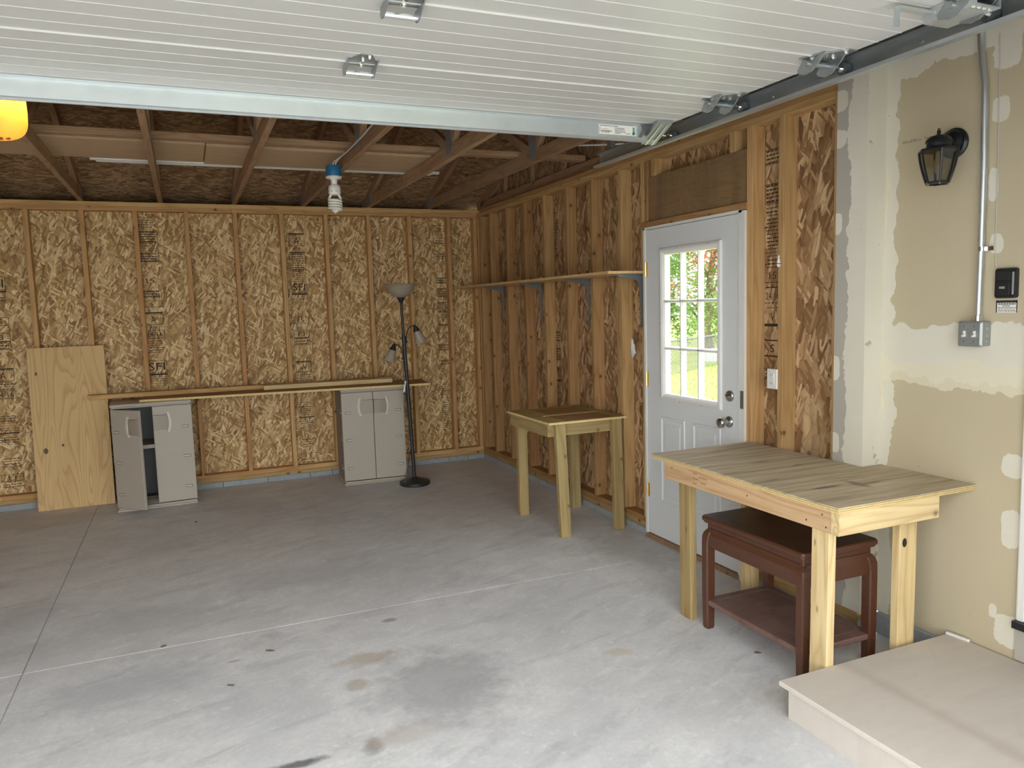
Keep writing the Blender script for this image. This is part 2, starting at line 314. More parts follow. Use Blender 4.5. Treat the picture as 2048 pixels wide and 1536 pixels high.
def M_drywall(name, mode):
    """tan board paper with pale joint compound; coordinates in metres (object = world)"""
    n = NT(name); v = n.coord(); s = n.n('SeparateXYZ'); n.set(s.inputs[0], v); Y = s.outputs[1]; Z = s.outputs[2]
    paper = n.mix(n.noise(v, 2.2, 4), (0.50, 0.425, 0.285, 1), (0.57, 0.495, 0.345, 1))
    mud = n.mix(n.noise(v, 3.5, 5, 0.6), (0.64, 0.60, 0.485, 1), (0.76, 0.73, 0.62, 1))
    cream = n.mix(n.noise(v, 5, 3), (0.72, 0.67, 0.49, 1), (0.76, 0.70, 0.53, 1))
    w1 = n.math('MULTIPLY', n.math('SUBTRACT', n.noise(v, 7, 4, 0.6), 0.5), 0.14)
    w2 = n.math('MULTIPLY', n.math('SUBTRACT', n.noise(v, 18, 3, 0.6), 0.5), 0.04)
    wob = n.math('ADD', w1, w2)
    masks = []
    def band(sock, c0, half, soft=0.006):
        d = n.math('ABSOLUTE', n.math('SUBTRACT', sock, c0)); d = n.math('ADD', d, wob)
        return n.ramp(n.math('DIVIDE', d, half), [(0.97, (1, 1, 1)), (1.03, (0, 0, 0))])
    def blob(y0, z0, ry, rz):
        dy = n.math('DIVIDE', n.math('SUBTRACT', Y, y0), ry); dz = n.math('DIVIDE', n.math('SUBTRACT', Z, z0), rz)
        d = n.math('POWER', n.math('ADD', n.math('POWER', n.math('ABSOLUTE', dy), 3.0), n.math('POWER', n.math('ABSOLUTE', dz), 3.0)), 0.333)
        d = n.math('ADD', d, n.math('ADD', n.math('MULTIPLY', wob, 5.0), n.math('MULTIPLY', n.math('SUBTRACT', n.noise(v, 30, 2), 0.5), 0.35)))
        return n.ramp(d, [(0.92, (1, 1, 1)), (0.97, (0, 0, 0))])
    if mode == 'house':
        masks = [band(Y, -4.86, 0.085), band(Z, 1.345, 0.118), band(Z, 2.60, 0.075)]
        for b in [(-5.40, 2.28, 0.035, 0.05), (-5.38, 2.0, 0.022, 0.07), (-5.40, 1.775, 0.03, 0.04), (-5.50, 0.915, 0.045, 0.05), (-5.50, 0.66, 0.04, 0.075),
                  (-5.44, 0.31, 0.018, 0.03), (-5.50, 0.25, 0.06, 0.07), (-5.42, 2.52, 0.06, 0.10), (-5.55, 2.3, 0.04, 0.3), (-4.95, 1.06, 0.02, 0.03), (-4.90, 0.2, 0.03, 0.06)]:
            masks.append(blob(*b))
    else:
        masks = [band(Y, -4.845, 0.06)]
        for b in [(-4.72, 2.30, 0.05, 0.045), (-4.72, 2.47, 0.06, 0.05), (-4.72, 1.92, 0.03, 0.05), (-4.72, 1.25, 0.028, 0.06), (-4.72, 0.9, 0.03, 0.05)]:
            masks.append(blob(*b))
        paper = n.mix(n.noise(v, 2.2, 4), (0.42, 0.39, 0.335, 1), (0.48, 0.45, 0.39, 1))
    m = masks[0]
    for k in masks[1:]: m = n.mix(1.0, m, k, 'LIGHTEN')
    col = n.mix(m, paper, mud)
    if mode == 'house':
        cz = n.math('MULTIPLY', band(Z, 1.25, 0.05), 0.8); col = n.mix(cz, col, cream)
        cy = n.math('MULTIPLY', band(Y, -4.86, 0.025), 0.9); col = n.mix(cy, col, cream)
    vo = n.vor(v, 9.0); sp = n.ramp(vo.outputs['Distance'], [(0.02, (1, 1, 1)), (0.035, (0, 0, 0))])
    col = n.mix(n.math('MULTIPLY', sp, 0.5), col, (0.12, 0.10, 0.07, 1))
    n.bump(m, 0.25, 0.004)
    return n.done(col, 0.9, spec=0.2)
MT['dw_house'] = M_drywall('drywall_house', 'house')
MT['dw_strip'] = M_drywall('drywall_strip', 'strip')
def M_step():
    n = NT('painted_plywood_step'); v = n.coord()
    g = n.noise(n.mapping(v, scale=(2, 9, 2)), 2.0, 5, 0.6); sc = n.noise(n.mapping(n.mapping(v, rot=(0, 0, R(35))), scale=(55, 5, 10)), 1.0, 4, 0.6)
    c = n.mix(g, (0.57, 0.51, 0.44, 1), (0.68, 0.625, 0.56, 1))
    c = n.mix(n.ramp(sc, [(0.60, (0,)*3), (0.8, (0.22,)*3)]), c, (0.40, 0.345, 0.28, 1))
    sx = n.n('SeparateXYZ'); n.set(sx.inputs[0], v)
    d = n.math('ADD', n.math('ABSOLUTE', n.math('ADD', sx.outputs[0], 0.52)), n.math('MULTIPLY', n.math('SUBTRACT', n.noise(v, 6, 3), 0.5), 0.06))
    c = n.mix(n.ramp(d, [(0.0, (0.4,)*3), (0.05, (0,)*3)]), c, (0.42, 0.35, 0.28, 1))  # darker stripe: stain tone plus painted shade of the sheet's soft bowed ridge
    return n.done(c, 0.75, spec=0.25)
MT['step'] = M_step()
def M_glass(name, tint=(1, 1, 1, 1), gloss=0.08):
    n = NT(name); t = n.t; tr = n.n('BsdfTransparent'); tr.inputs[0].default_value = tint
    gl = n.n('BsdfGlossy'); gl.inputs['Roughness'].default_value = 0.02
    mx = n.n('MixShader'); mx.inputs[0].default_value = gloss
    t.links.new(tr.outputs[0], mx.inputs[1]); t.links.new(gl.outputs[0], mx.inputs[2])
    t.links.new(mx.outputs[0], t.nodes['Material Output'].inputs[0]); return n.m
MT['glass'] = M_glass('window_glass')
MT['glass_lamp'] = M_glass('lantern_glass', (0.60, 0.58, 0.50, 1), 0.08)
def M_leaf(name, c1, c2):
    n = NT(name); v = n.coord(); a = n.noise(v, 3.5, 3)
    c = n.mix(a, c1, c2); n.done(c, 0.6)
    tl = n.n('BsdfTranslucent'); n.set(tl.inputs[0], c); mx = n.n('MixShader'); mx.inputs[0].default_value = 0.4
    n.t.links.new(n.b.outputs[0], mx.inputs[1]); n.t.links.new(tl.outputs[0], mx.inputs[2]); n.t.links.new(mx.outputs[0], n.t.nodes['Material Output'].inputs[0]); return n.m
MT['leaf'] = M_leaf('green_leaves', (0.06, 0.17, 0.025, 1), (0.22, 0.36, 0.07, 1))
MT['leaf2'] = M_leaf('light_leaves', (0.12, 0.26, 0.05, 1), (0.34, 0.46, 0.12, 1))
MT['leaf_red'] = M_leaf('red_leaves', (0.42, 0.10, 0.05, 1), (0.55, 0.25, 0.08, 1))
def M_lens():
    n = NT('amber_lens'); n.done((0.95, 0.55, 0.16, 1), 0.25)
    tl = n.n('BsdfTranslucent'); tl.inputs[0].default_value = (1.0, 0.52, 0.14, 1); mx = n.n('MixShader'); mx.inputs[0].default_value = 0.75
    n.t.links.new(n.b.outputs[0], mx.inputs[1]); n.t.links.new(tl.outputs[0], mx.inputs[2]); n.t.links.new(mx.outputs[0], n.t.nodes['Material Output'].inputs[0]); return n.m
MT['lens'] = M_lens()
def M_emit(name, c, s):
    n = NT(name); n.b.inputs['Base Color'].default_value = (0.8, 0.8, 0.8, 1); n.b.inputs['Emission Color'].default_value = c; n.b.inputs['Emission Strength'].default_value = s; return n.m
MT['bulb_on'] = M_emit('lit_bulb', (1.0, 0.66, 0.24, 1), 5.0)

# ------------------------------------------------------------------ geometry helpers
def wmat(o):
    return o.matrix_basis.copy() if o.parent is None else wmat(o.parent) @ o.matrix_basis
def link(o, parent=None, M=None):
    COL.objects.link(o)
    M = M if M is not None else Matrix.Identity(4)
    if parent is not None:
        o.parent = parent; o.matrix_basis = wmat(parent).inverted() @ M
    else: o.matrix_basis = M
    return o
def tag(o, label=None, cat=None, group=None, kind=None):
    if label: o['label'] = label
    if cat: o['category'] = cat
    if group: o['group'] = group
    if kind: o['kind'] = kind
    return o
def empty(name, loc, label=None, cat=None, group=None, kind=None, rz=0.0):
    o = bpy.data.objects.new(name, None); o.empty_display_size = 0.1
    link(o, None, Matrix.Translation(Vector(loc)) @ Matrix.Rotation(rz, 4, 'Z'))
    return tag(o, label, cat, group, kind)
class MB:
    def __init__(s): s.v = []; s.f = []; s.mi = []; s.cur = 0
    def quad(s, *p):
        i = len(s.v); s.v += [tuple(q) for q in p]; s.f.append(tuple(range(i, i+len(p)))); s.mi.append(s.cur); return s
    def box(s, x0, x1, y0, y1, z0, z1, M=None):
        c = [Vector((x, y, z)) for z in (z0, z1) for y in (y0, y1) for x in (x0, x1)]
        if M is not None: c = [M @ q for q in c]
        i = len(s.v); s.v += [tuple(q) for q in c]
        for f in ((0, 2, 3, 1), (4, 5, 7, 6), (0, 1, 5, 4), (2, 6, 7, 3), (0, 4, 6, 2), (1, 3, 7, 5)):
            s.f.append(tuple(i+k for k in f)); s.mi.append(s.cur)
        return s
    def cbox(s, c, d, M=None):
        return s.box(c[0]-d[0]/2, c[0]+d[0]/2, c[1]-d[1]/2, c[1]+d[1]/2, c[2]-d[2]/2, c[2]+d[2]/2, M)
    def prism(s, prof, a, b, ax):
        """prof: list of 2D points; extruded along axis ax from a to b (profile axes keep xyz order)"""
        def P(q, t):
            l = list(q); l.insert('xyz'.index(ax), t); return tuple(l)
        i = len(s.v); n = len(prof)
        s.v += [P(q, a) for q in prof] + [P(q, b) for q in prof]
        for k in range(n):
            j = (k+1) % n; s.f.append((i+k, i+j, i+n+j, i+n+k)); s.mi.append(s.cur)
        s.f.append(tuple(i+k for k in reversed(range(n)))); s.f.append(tuple(i+n+k for k in range(n))); s.mi += [s.cur]*2
        return s
    def rings(s, rings, cap=True, closed=True):
        i0 = len(s.v); n = len(rings[0])
        for r in rings: s.v += [tuple(q) for q in r]
        for a in range(len(rings)-1):
            for k in range(n if closed else n-1):
                j = (k+1) % n
                s.f.append((i0+a*n+k, i0+a*n+j, i0+(a+1)*n+j, i0+(a+1)*n+k)); s.mi.append(s.cur)
        if cap:
            s.f.append(tuple(i0+k for k in reversed(range(n)))); s.f.append(tuple(i0+(len(rings)-1)*n+k for k in range(n))); s.mi += [s.cur]*2
        return s
    def lathe(s, prof, c=(0, 0, 0), seg=24, M=None, cap=True):
        rs = []
        for r, z in prof:
            ring = [Vector((c[0]+r*math.cos(2*PI*k/seg), c[1]+r*math.sin(2*PI*k/seg), c[2]+z)) for k in range(seg)]
            rs.append([M @ q for q in ring] if M is not None else ring)
        return s.rings(rs, cap)
    def tube(s, pts, r, seg=8, cap=True):
        pts = [Vector(p) for p in pts]; rs = []
        for i, p in enumerate(pts):
            t = (pts[min(i+1, len(pts)-1)]-pts[max(i-1, 0)]).normalized()
            if i == 0:
                a = t.orthogonal().normalized()
            else:
                a = (a - t*a.dot(t)).normalized()
            b = t.cross(a); rr = r[i] if isinstance(r, (list, tuple)) else r
            rs.append([p + a*rr*math.cos(2*PI*k/seg) + b*rr*math.sin(2*PI*k/seg) for k in range(seg)])
        return s.rings(rs, cap)
    def rrect(s, x0, x1, y0, y1, r, prof, seg=5, M=None):
        """stack of rounded rectangles: prof = [(inset, z)]"""
        rs = []
        for ins, z in prof:
            a0, a1, b0, b1 = x0+ins, x1-ins, y0+ins, y1-ins; rr = max(0.0008, r-ins*0.5) if r > 0.001 else 0.0006
            ring = []
            for cx, cy, st in ((a1-rr, b1-rr, 0), (a0+rr, b1-rr, 90), (a0+rr, b0+rr, 180), (a1-rr, b0+rr, 270)):
                for k in range(seg+1):
                    a = R(st+90*k/seg); ring.append(Vector((cx+rr*math.cos(a), cy+rr*math.sin(a), z)))
            rs.append([M @ q for q in ring] if M is not None else ring)
        return s.rings(rs)
    def mesh(s, name, mats):
        me = bpy.data.meshes.new(name); me.from_pydata(s.v, [], s.f)
        for m in (mats if isinstance(mats, (list, tuple)) else [mats]): me.materials.append(MT[m])
        for p, k in zip(me.polygons, s.mi): p.material_index = k
        bm = bmesh.new(); bm.from_mesh(me); bmesh.ops.recalc_face_normals(bm, faces=bm.faces); bm.to_mesh(me); bm.free()
        return me
    def build(s, name, mats, parent=None, M=None, smooth=None):
        me = s.mesh(name, mats)
        if smooth is not None:
            for p in me.polygons: p.use_smooth = True
            me.set_sharp_from_angle(angle=R(smooth))
        return link(bpy.data.objects.new(name, me), parent, M)
def frameM(p0, zdir, xdir):
    z = Vector(zdir).normalized(); x = Vector(xdir); x = (x - z*x.dot(z)).normalized(); y = z.cross(x)
    return Matrix(((x.x, y.x, z.x, p0[0]), (x.y, y.y, z.y, p0[1]), (x.z, y.z, z.z, p0[2]), (0, 0, 0, 1)))
_lc = {}
def lumber(name, parent, p0, p1, wx, wy, xdir, mat='stud', label=None):
    """sawn piece from p0 to p1 (centre line); wx along xdir, wy across; grain along its length"""
    p0, p1 = Vector(p0), Vector(p1); L = round((p1-p0).length, 3)
    key = (name, L, wx, wy, mat)
    if key not in _lc:
        e = 0.0025
        _lc[key] = MB().rings([[(sx*wx/2-(e if sx > 0 else -e)*ox, sy*wy/2-(e if sy > 0 else -e)*oy, z) for (sx, sy, ox, oy) in
                   ((-1, -1, 1, 0), (1, -1, 1, 0), (1, -1, 0, 1), (1, 1, 0, 1), (1, 1, 1, 0), (-1, 1, 1, 0), (-1, 1, 0, 1), (-1, -1, 0, 1))] for z in (0, L)]).mesh(name, mat)
    o = bpy.data.objects.new(name, _lc[key]); link(o, parent, frameM(p0, p1-p0, xdir))
    if label: o['label'] = label
    return o
def uvsheet(name, pts, uvs, nrm_th, mat, parent=None, kind=None):
    """flat sheet with thickness; pts corner loop, uvs in metres"""
    n = len(pts); pts = [Vector(p) for p in pts]; off = Vector(nrm_th)
    v = [tuple(p) for p in pts] + [tuple(p+off) for p in pts]
    f = [tuple(range(n)), tuple(reversed(range(n, 2*n)))] + [(i, n+i, n+(i+1) % n, (i+1) % n) for i in range(n)]
    me = bpy.data.meshes.new(name); me.from_pydata(v, [], f); me.materials.append(MT[mat])
    ul = me.uv_layers.new(name='UVMap')
    for l in me.loops: ul.data[l.index].uv = uvs[l.vertex_index % n]
    bm = bmesh.new(); bm.from_mesh(me); bmesh.ops.recalc_face_normals(bm, faces=bm.faces); bm.to_mesh(me); bm.free()
    o = link(bpy.data.objects.new(name, me), parent)
    if kind: o['kind'] = kind
    return o
_tc = {}
def glyphs(text):
    """flat text as triangles: list of (verts, faces, width, height)"""
    if text not in _tc:
        cu = bpy.data.curves.new('t', 'FONT'); cu.body = text; cu.size = 1.0; cu.resolution_u = 2
        ob = bpy.data.objects.new('t', cu); COL.objects.link(ob)
        dg = bpy.context.evaluated_depsgraph_get(); me = bpy.data.meshes.new_from_object(ob.evaluated_get(dg))
        vs_ = [(v.co.x, v.co.y) for v in me.vertices]; fs = [tuple(p.vertices) for p in me.polygons]
        bpy.data.objects.remove(ob); bpy.data.curves.remove(cu); bpy.data.meshes.remove(me)
        xs = [a for a, b in vs_] or [0]; ys = [b for a, b in vs_] or [0]
        _tc[text] = (vs_, fs, min(xs), max(xs), min(ys), max(ys))
    return _tc[text]
def put_text(mb, text, o, ex, ey, w, h):
    """text fitted in the w x h rectangle at o (lower-left), axes ex, ey"""
    vs_, fs, x0, x1, y0, y1 = glyphs(text); i = len(mb.v)
    for a, b in vs_:
        mb.v.append(tuple(o + ex*((a-x0)/(x1-x0)*w) + ey*((b-y0)/(y1-y0)*h)))
    for q in fs: mb.f.append(tuple(i+k for k in q)); mb.mi.append(mb.cur)
def bar2(mb, o, ex, ey, a0, a1, b0, b1):
    mb.quad(o+ex*a0+ey*b0, o+ex*a1+ey*b0, o+ex*a1+ey*b1, o+ex*a0+ey*b1)
def frame2(mb, o, ex, ey, a0, a1, b0, b1, t):
    bar2(mb, o, ex, ey, a0, a1, b0, b0+t); bar2(mb, o, ex, ey, a0, a1, b1-t, b1); bar2(mb, o, ex, ey, a0, a0+t, b0+t, b1-t); bar2(mb, o, ex, ey, a1-t, a1, b0+t, b1-t)
def stamp(parent, o, ex, ey, w, items, seed=0, mat='ink'):
    """grade stamps printed down a sheet: items (height, kind, text); o = top-left"""
    rr = random.Random(seed); mb = MB(); z = 0.0; o = Vector(o); ex = Vector(ex); ey = Vector(ey)
    def fine(a0, a1, b0, b1):
        a = a0
        while a < a1-0.004:
            L = rr.uniform(0.006, 0.03); bar2(mb, o, ex, ey, a, min(a+L, a1), b0, b1); a += L+rr.uniform(0.003, 0.007)
    for h, kind, txt in items:
        t, b = -z, -(z+h)
        if kind == 'gap': pass
        elif kind == 'bar': bar2(mb, o, ex, ey, 0, w, b+h*0.25, t-h*0.25)
        elif kind == 'fine':
            k = max(1, int(h/0.019))
            for i in range(k):
                y1 = t-h*(i+0.2)/k; hh = rr.choice((0.0035, 0.0045, 0.007))
                fine(w*rr.uniform(0.02, 0.2), w*rr.uniform(0.8, 1.0), y1-hh, y1)
        elif kind in ('box', 'text'):
            if kind == 'box': frame2(mb, o, ex, ey, 0.0, w, b, t, 0.004)
            if txt:
                th = h*0.62; tw = min(w*0.8, th*0.72*len(txt))
                put_text(mb, txt, o + ex*((w-tw)/2) + ey*(b+h*0.19), ex, ey, tw, th)
            else:
                k = max(1, int(h/0.02))
                for i in range(k):
                    y1 = t-h*(i+0.3)/k; fine(w*0.1, w*0.9, y1-0.008, y1)
        z += h
    ob = mb.build('printed_stamp', mat, parent); ob['label'] = 'black grade stamps printed on the strand board'
    return ob

# ================================================================== SETTING
ZB, ZT0, ZT = 0.05, 2.494, 2.570
XL, YF = -6.80, -6.88          # left wall, front wall
XT = 0.10                      # face of the finished (tan) wall
def zs(y):                      # underside of roof sheathing
    return 2.683 - y/3 if y > -3.42 else 2.683 + 3.42/3 + (y+3.42)/3

# floor: four slabs poured around two joints over a filler bed
fl = MB().box(XL-0.2, 0.4, YF-0.35, 0.3, -0.12, -0.005).build('floor', 'joint'); tag(fl, 'grey concrete garage floor with sawn joints', 'floor', kind='structure')
JX, JY, g = -3.59, -3.50, 0.003
for x0, x1 in ((XL-0.2, JX-g), (JX+g, 0.4)):
    for y0, y1 in ((YF-0.35, JY-g), (JY+g, 0.3)):
        MB().box(x0, x1, y0, y1, -0.10, 0.0).build('floor_slab', 'floor', fl)

# back wall
wb = uvsheet('wall_back', [(XL, 0.089, 0.0), (0.12, 0.089, 0.0), (0.12, 0.089, 2.572), (XL, 0.089, 2.572)], [(XL, 0), (0.12, 0), (0.12, 2.572), (XL, 2.572)], (0, 0.011, 0), 'osb')
tag(wb, 'back wall of open pine studs over strand board', 'wall', kind='structure')
xs_studs = [-0.301-0.4064*i for i in range(16)]
for x in xs_studs + [-0.019, XL+0.02]:
    lumber('stud', wb, (x, 0.0445, ZB+0.0762), (x, 0.0445, ZT0), 0.038, 0.089, (1, 0, 0))
joints = [XL, -4.9, -2.45, 0.09]
for z, nm, m, js in ((ZB+0.019, 'sill_plate', 'sill', [XL, -3.7, 0.09]), (ZB+0.0572, 'bottom_plate', 'stud', [XL, -4.3, -1.9, 0.09]), (ZT0+0.019, 'top_plate', 'stud', [XL, -4.45, -2.36, 0.0]), (ZT0+0.057, 'top_plate', 'stud', [XL, -5.2, 0.09])):
    for a, b in zip(js, js[1:]):
        lumber(nm, wb, (a+0.001, 0.0445, z), (b-0.001, 0.0445, z), 0.038, 0.089, (0, 0, 1), m)
x = XL
k = 0
while x < 0.0:
    L = (0.40, 0.39, 0.21, 0.405)[k % 4]; x1 = min(x+L, 0.02)
    MB().rrect(x+0.002, x1-0.002, -0.004-0.002*(k % 2), 0.12, 0.002, [(0.004, 0), (0, 0.004), (0, ZB-0.004), (0.003, ZB-0.0005)], 2).build('curb_block', 'block', wb); x = x1; k += 1

# right wall, framed part
YE = -4.872                    # outer corner of the drywall return
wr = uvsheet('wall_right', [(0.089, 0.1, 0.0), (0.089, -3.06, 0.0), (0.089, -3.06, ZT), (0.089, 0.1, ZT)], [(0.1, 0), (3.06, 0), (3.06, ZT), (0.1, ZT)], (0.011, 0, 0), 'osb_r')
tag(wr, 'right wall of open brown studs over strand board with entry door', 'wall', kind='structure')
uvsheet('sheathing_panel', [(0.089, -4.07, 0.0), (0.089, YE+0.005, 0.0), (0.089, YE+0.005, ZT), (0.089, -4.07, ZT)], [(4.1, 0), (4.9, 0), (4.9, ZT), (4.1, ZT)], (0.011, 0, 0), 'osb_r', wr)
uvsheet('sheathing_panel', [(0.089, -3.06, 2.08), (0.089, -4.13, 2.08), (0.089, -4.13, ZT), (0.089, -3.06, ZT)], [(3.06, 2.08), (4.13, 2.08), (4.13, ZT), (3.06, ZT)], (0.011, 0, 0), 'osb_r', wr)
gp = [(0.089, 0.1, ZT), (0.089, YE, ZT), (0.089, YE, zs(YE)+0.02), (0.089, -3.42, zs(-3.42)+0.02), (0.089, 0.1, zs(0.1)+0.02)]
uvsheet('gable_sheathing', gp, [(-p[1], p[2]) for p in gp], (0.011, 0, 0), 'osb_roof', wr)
for yfar in [-0.001, -0.052] + [-(0.33+0.4064*i) for i in range(7)] + [-3.052, -4.324, -4.685]:
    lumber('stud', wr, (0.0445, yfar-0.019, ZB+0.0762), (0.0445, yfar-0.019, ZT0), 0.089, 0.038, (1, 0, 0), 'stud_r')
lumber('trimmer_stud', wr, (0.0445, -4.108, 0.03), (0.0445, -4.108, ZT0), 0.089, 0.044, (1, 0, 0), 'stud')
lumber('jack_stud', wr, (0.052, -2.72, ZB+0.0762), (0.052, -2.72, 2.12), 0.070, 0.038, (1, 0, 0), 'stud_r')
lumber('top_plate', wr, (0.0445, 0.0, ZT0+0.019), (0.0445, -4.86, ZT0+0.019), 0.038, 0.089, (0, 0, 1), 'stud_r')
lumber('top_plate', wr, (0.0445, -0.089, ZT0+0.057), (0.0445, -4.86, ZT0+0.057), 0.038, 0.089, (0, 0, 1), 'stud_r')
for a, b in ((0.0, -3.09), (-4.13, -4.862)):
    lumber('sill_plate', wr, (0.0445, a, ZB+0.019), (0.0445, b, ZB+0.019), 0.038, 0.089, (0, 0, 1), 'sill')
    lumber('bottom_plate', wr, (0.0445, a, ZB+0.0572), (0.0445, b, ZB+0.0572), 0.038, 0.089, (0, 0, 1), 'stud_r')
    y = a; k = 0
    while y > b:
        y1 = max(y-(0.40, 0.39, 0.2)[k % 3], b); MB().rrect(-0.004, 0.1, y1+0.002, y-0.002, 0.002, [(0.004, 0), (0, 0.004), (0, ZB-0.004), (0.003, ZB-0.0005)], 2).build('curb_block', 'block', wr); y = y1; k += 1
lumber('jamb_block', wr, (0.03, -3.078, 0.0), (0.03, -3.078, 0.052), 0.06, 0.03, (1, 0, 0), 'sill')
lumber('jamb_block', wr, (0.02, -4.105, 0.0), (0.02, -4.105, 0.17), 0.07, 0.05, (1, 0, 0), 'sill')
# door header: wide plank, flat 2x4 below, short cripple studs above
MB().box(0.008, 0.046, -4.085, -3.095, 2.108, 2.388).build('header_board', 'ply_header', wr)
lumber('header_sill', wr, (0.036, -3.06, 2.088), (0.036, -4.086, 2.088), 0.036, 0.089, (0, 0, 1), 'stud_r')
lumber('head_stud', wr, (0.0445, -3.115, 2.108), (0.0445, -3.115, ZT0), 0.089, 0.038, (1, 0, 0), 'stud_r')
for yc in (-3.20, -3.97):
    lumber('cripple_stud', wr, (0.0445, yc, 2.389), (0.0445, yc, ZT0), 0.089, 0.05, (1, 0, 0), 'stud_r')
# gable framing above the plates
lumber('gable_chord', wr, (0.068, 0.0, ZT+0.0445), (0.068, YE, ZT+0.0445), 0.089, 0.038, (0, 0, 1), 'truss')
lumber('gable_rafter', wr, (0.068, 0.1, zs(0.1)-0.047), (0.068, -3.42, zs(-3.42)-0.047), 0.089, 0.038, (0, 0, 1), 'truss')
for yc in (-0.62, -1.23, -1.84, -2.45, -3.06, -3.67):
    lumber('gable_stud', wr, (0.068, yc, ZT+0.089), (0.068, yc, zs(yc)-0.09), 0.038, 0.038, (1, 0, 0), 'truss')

# drywall strip, return and the finished tan wall
st = MB().box(-0.013, 0.0, YE, -4.712, 0.115, 2.62).build('wall_right_drywall_strip', 'dw_strip'); tag(st, 'narrow grey and white drywall strip beside the strand board', 'wall', kind='structure')
MB().box(-0.013, XT, YE-0.013, YE, 0.108, 2.62).build('drywall_return', 'dw_strip', st)
gz = 2.592
wt = MB().box(XT, XT+0.02, -6.9, YE-0.013, 0.108, gz-0.002).build('wall_right_finished', 'dw_house'); tag(wt, 'tan drywall wall with pale patches of joint compound', 'wall', kind='structure')
up = [(XT, YE, gz+0.002), (XT, YF, gz+0.002), (XT, YF, zs(YF)+0.02), (XT, -4.9, zs(-4.9)+0.02), (XT, YE, zs(YE)+0.02)]
uvsheet('upper_drywall_sheet', up, [(-p[1], p[2]) for p in up], (0.02, 0, 0), 'plaster', wt)
MB().box(XT+0.012, XT+0.03, YF, YE-0.013, 0.0, gz+0.1).build('drywall_backing', 'plaster', wt)
y = YE-0.013; k = 0
while y > YF:
    y1 = max(y-0.4, YF); MB().rrect(XT-0.006, XT+0.08, y1+0.002, y-0.002, 0.002, [(0.003, 0), (0, 0.003), (0, 0.10), (0.003, 0.106)], 2).build('curb_block', 'block', wt); y = y1; k += 1
MB().box(-0.012, XT, YE-0.006, YE+0.0, 0.0, 0.075).build('curb_end', 'block', wt)
# drywall maker's faint print
mbp = MB()
a = un(1806, 286, 'x', XT); b = un(1905, 263, 'x', XT); ex = Vector((0, -1, 0)); ey = Vector((0, 0, 1)); rr = random.Random(4); t = 0.0
while t < abs(b.y-a.y)-0.01:
    L = rr.uniform(0.004, 0.009); q = Vector((XT-0.0008, a.y-t, a.z+(b.z-a.z)*t/abs(b.y-a.y)))
    if not 0.085 < t < 0.1: bar2(mbp, q, ex, ey, 0, L, -0.006, 0.006 if rr.random() < 0.5 else 0.001)
    t += L+0.004
mbp.build('printed_line', 'ink_soft', wt)

# left and front walls (beyond the frame)
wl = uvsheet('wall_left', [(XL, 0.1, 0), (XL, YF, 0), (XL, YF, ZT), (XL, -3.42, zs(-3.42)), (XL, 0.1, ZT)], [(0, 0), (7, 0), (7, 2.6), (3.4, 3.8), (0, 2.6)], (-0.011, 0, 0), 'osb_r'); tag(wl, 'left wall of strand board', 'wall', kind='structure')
for i in range(16):
    lumber('stud', wl, (XL+0.0445, -0.3-0.4064*i, 0.08), (XL+0.0445, -0.3-0.4064*i, 2.49), 0.089, 0.038, (1, 0, 0), 'stud_r')
wf = MB().box(XL-0.1, -6.20, YF-0.12, YF, 0, 2.7).box(-0.58, 0.2, YF-0.12, YF, 0, 2.7).box(-6.2, -0.58, YF-0.12, YF, 2.22, 2.7).build('wall_front', 'plaster'); tag(wf, 'front wall around the overhead door opening', 'wall', kind='structure')

# roof sheathing = ceiling
def slope(y0, y1, name):
    p = [(XL-0.4, y0, zs(y0)), (0.5, y0, zs(y0)), (0.5, y1, zs(y1)), (XL-0.4, y1, zs(y1))]
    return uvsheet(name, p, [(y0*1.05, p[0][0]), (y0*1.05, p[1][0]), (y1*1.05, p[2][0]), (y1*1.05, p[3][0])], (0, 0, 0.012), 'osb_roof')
ce = slope(0.45, -3.42, 'ceiling'); tag(ce, 'dark strand board roof sheathing above the trusses', 'ceiling', kind='structure')
c2 = slope(-3.42, -7.4, 'roof_front_slope'); c2.parent = ce
t1 = MB().box(XL-0.4, 0.5, 0.42, 0.45, 2.40, 2.56).box(XL-0.4, 0.5, 0.1, 0.44, 2.45, 2.46).box(0.48, 0.5, 0.09, 0.45, 2.44, 2.68).box(XL-0.4, XL-0.38, 0.09, 0.45, 2.44, 2.68).build('trim_1', 'white_trim'); tag(t1, 'eave board closing the roof edge', 'trim', kind='structure')

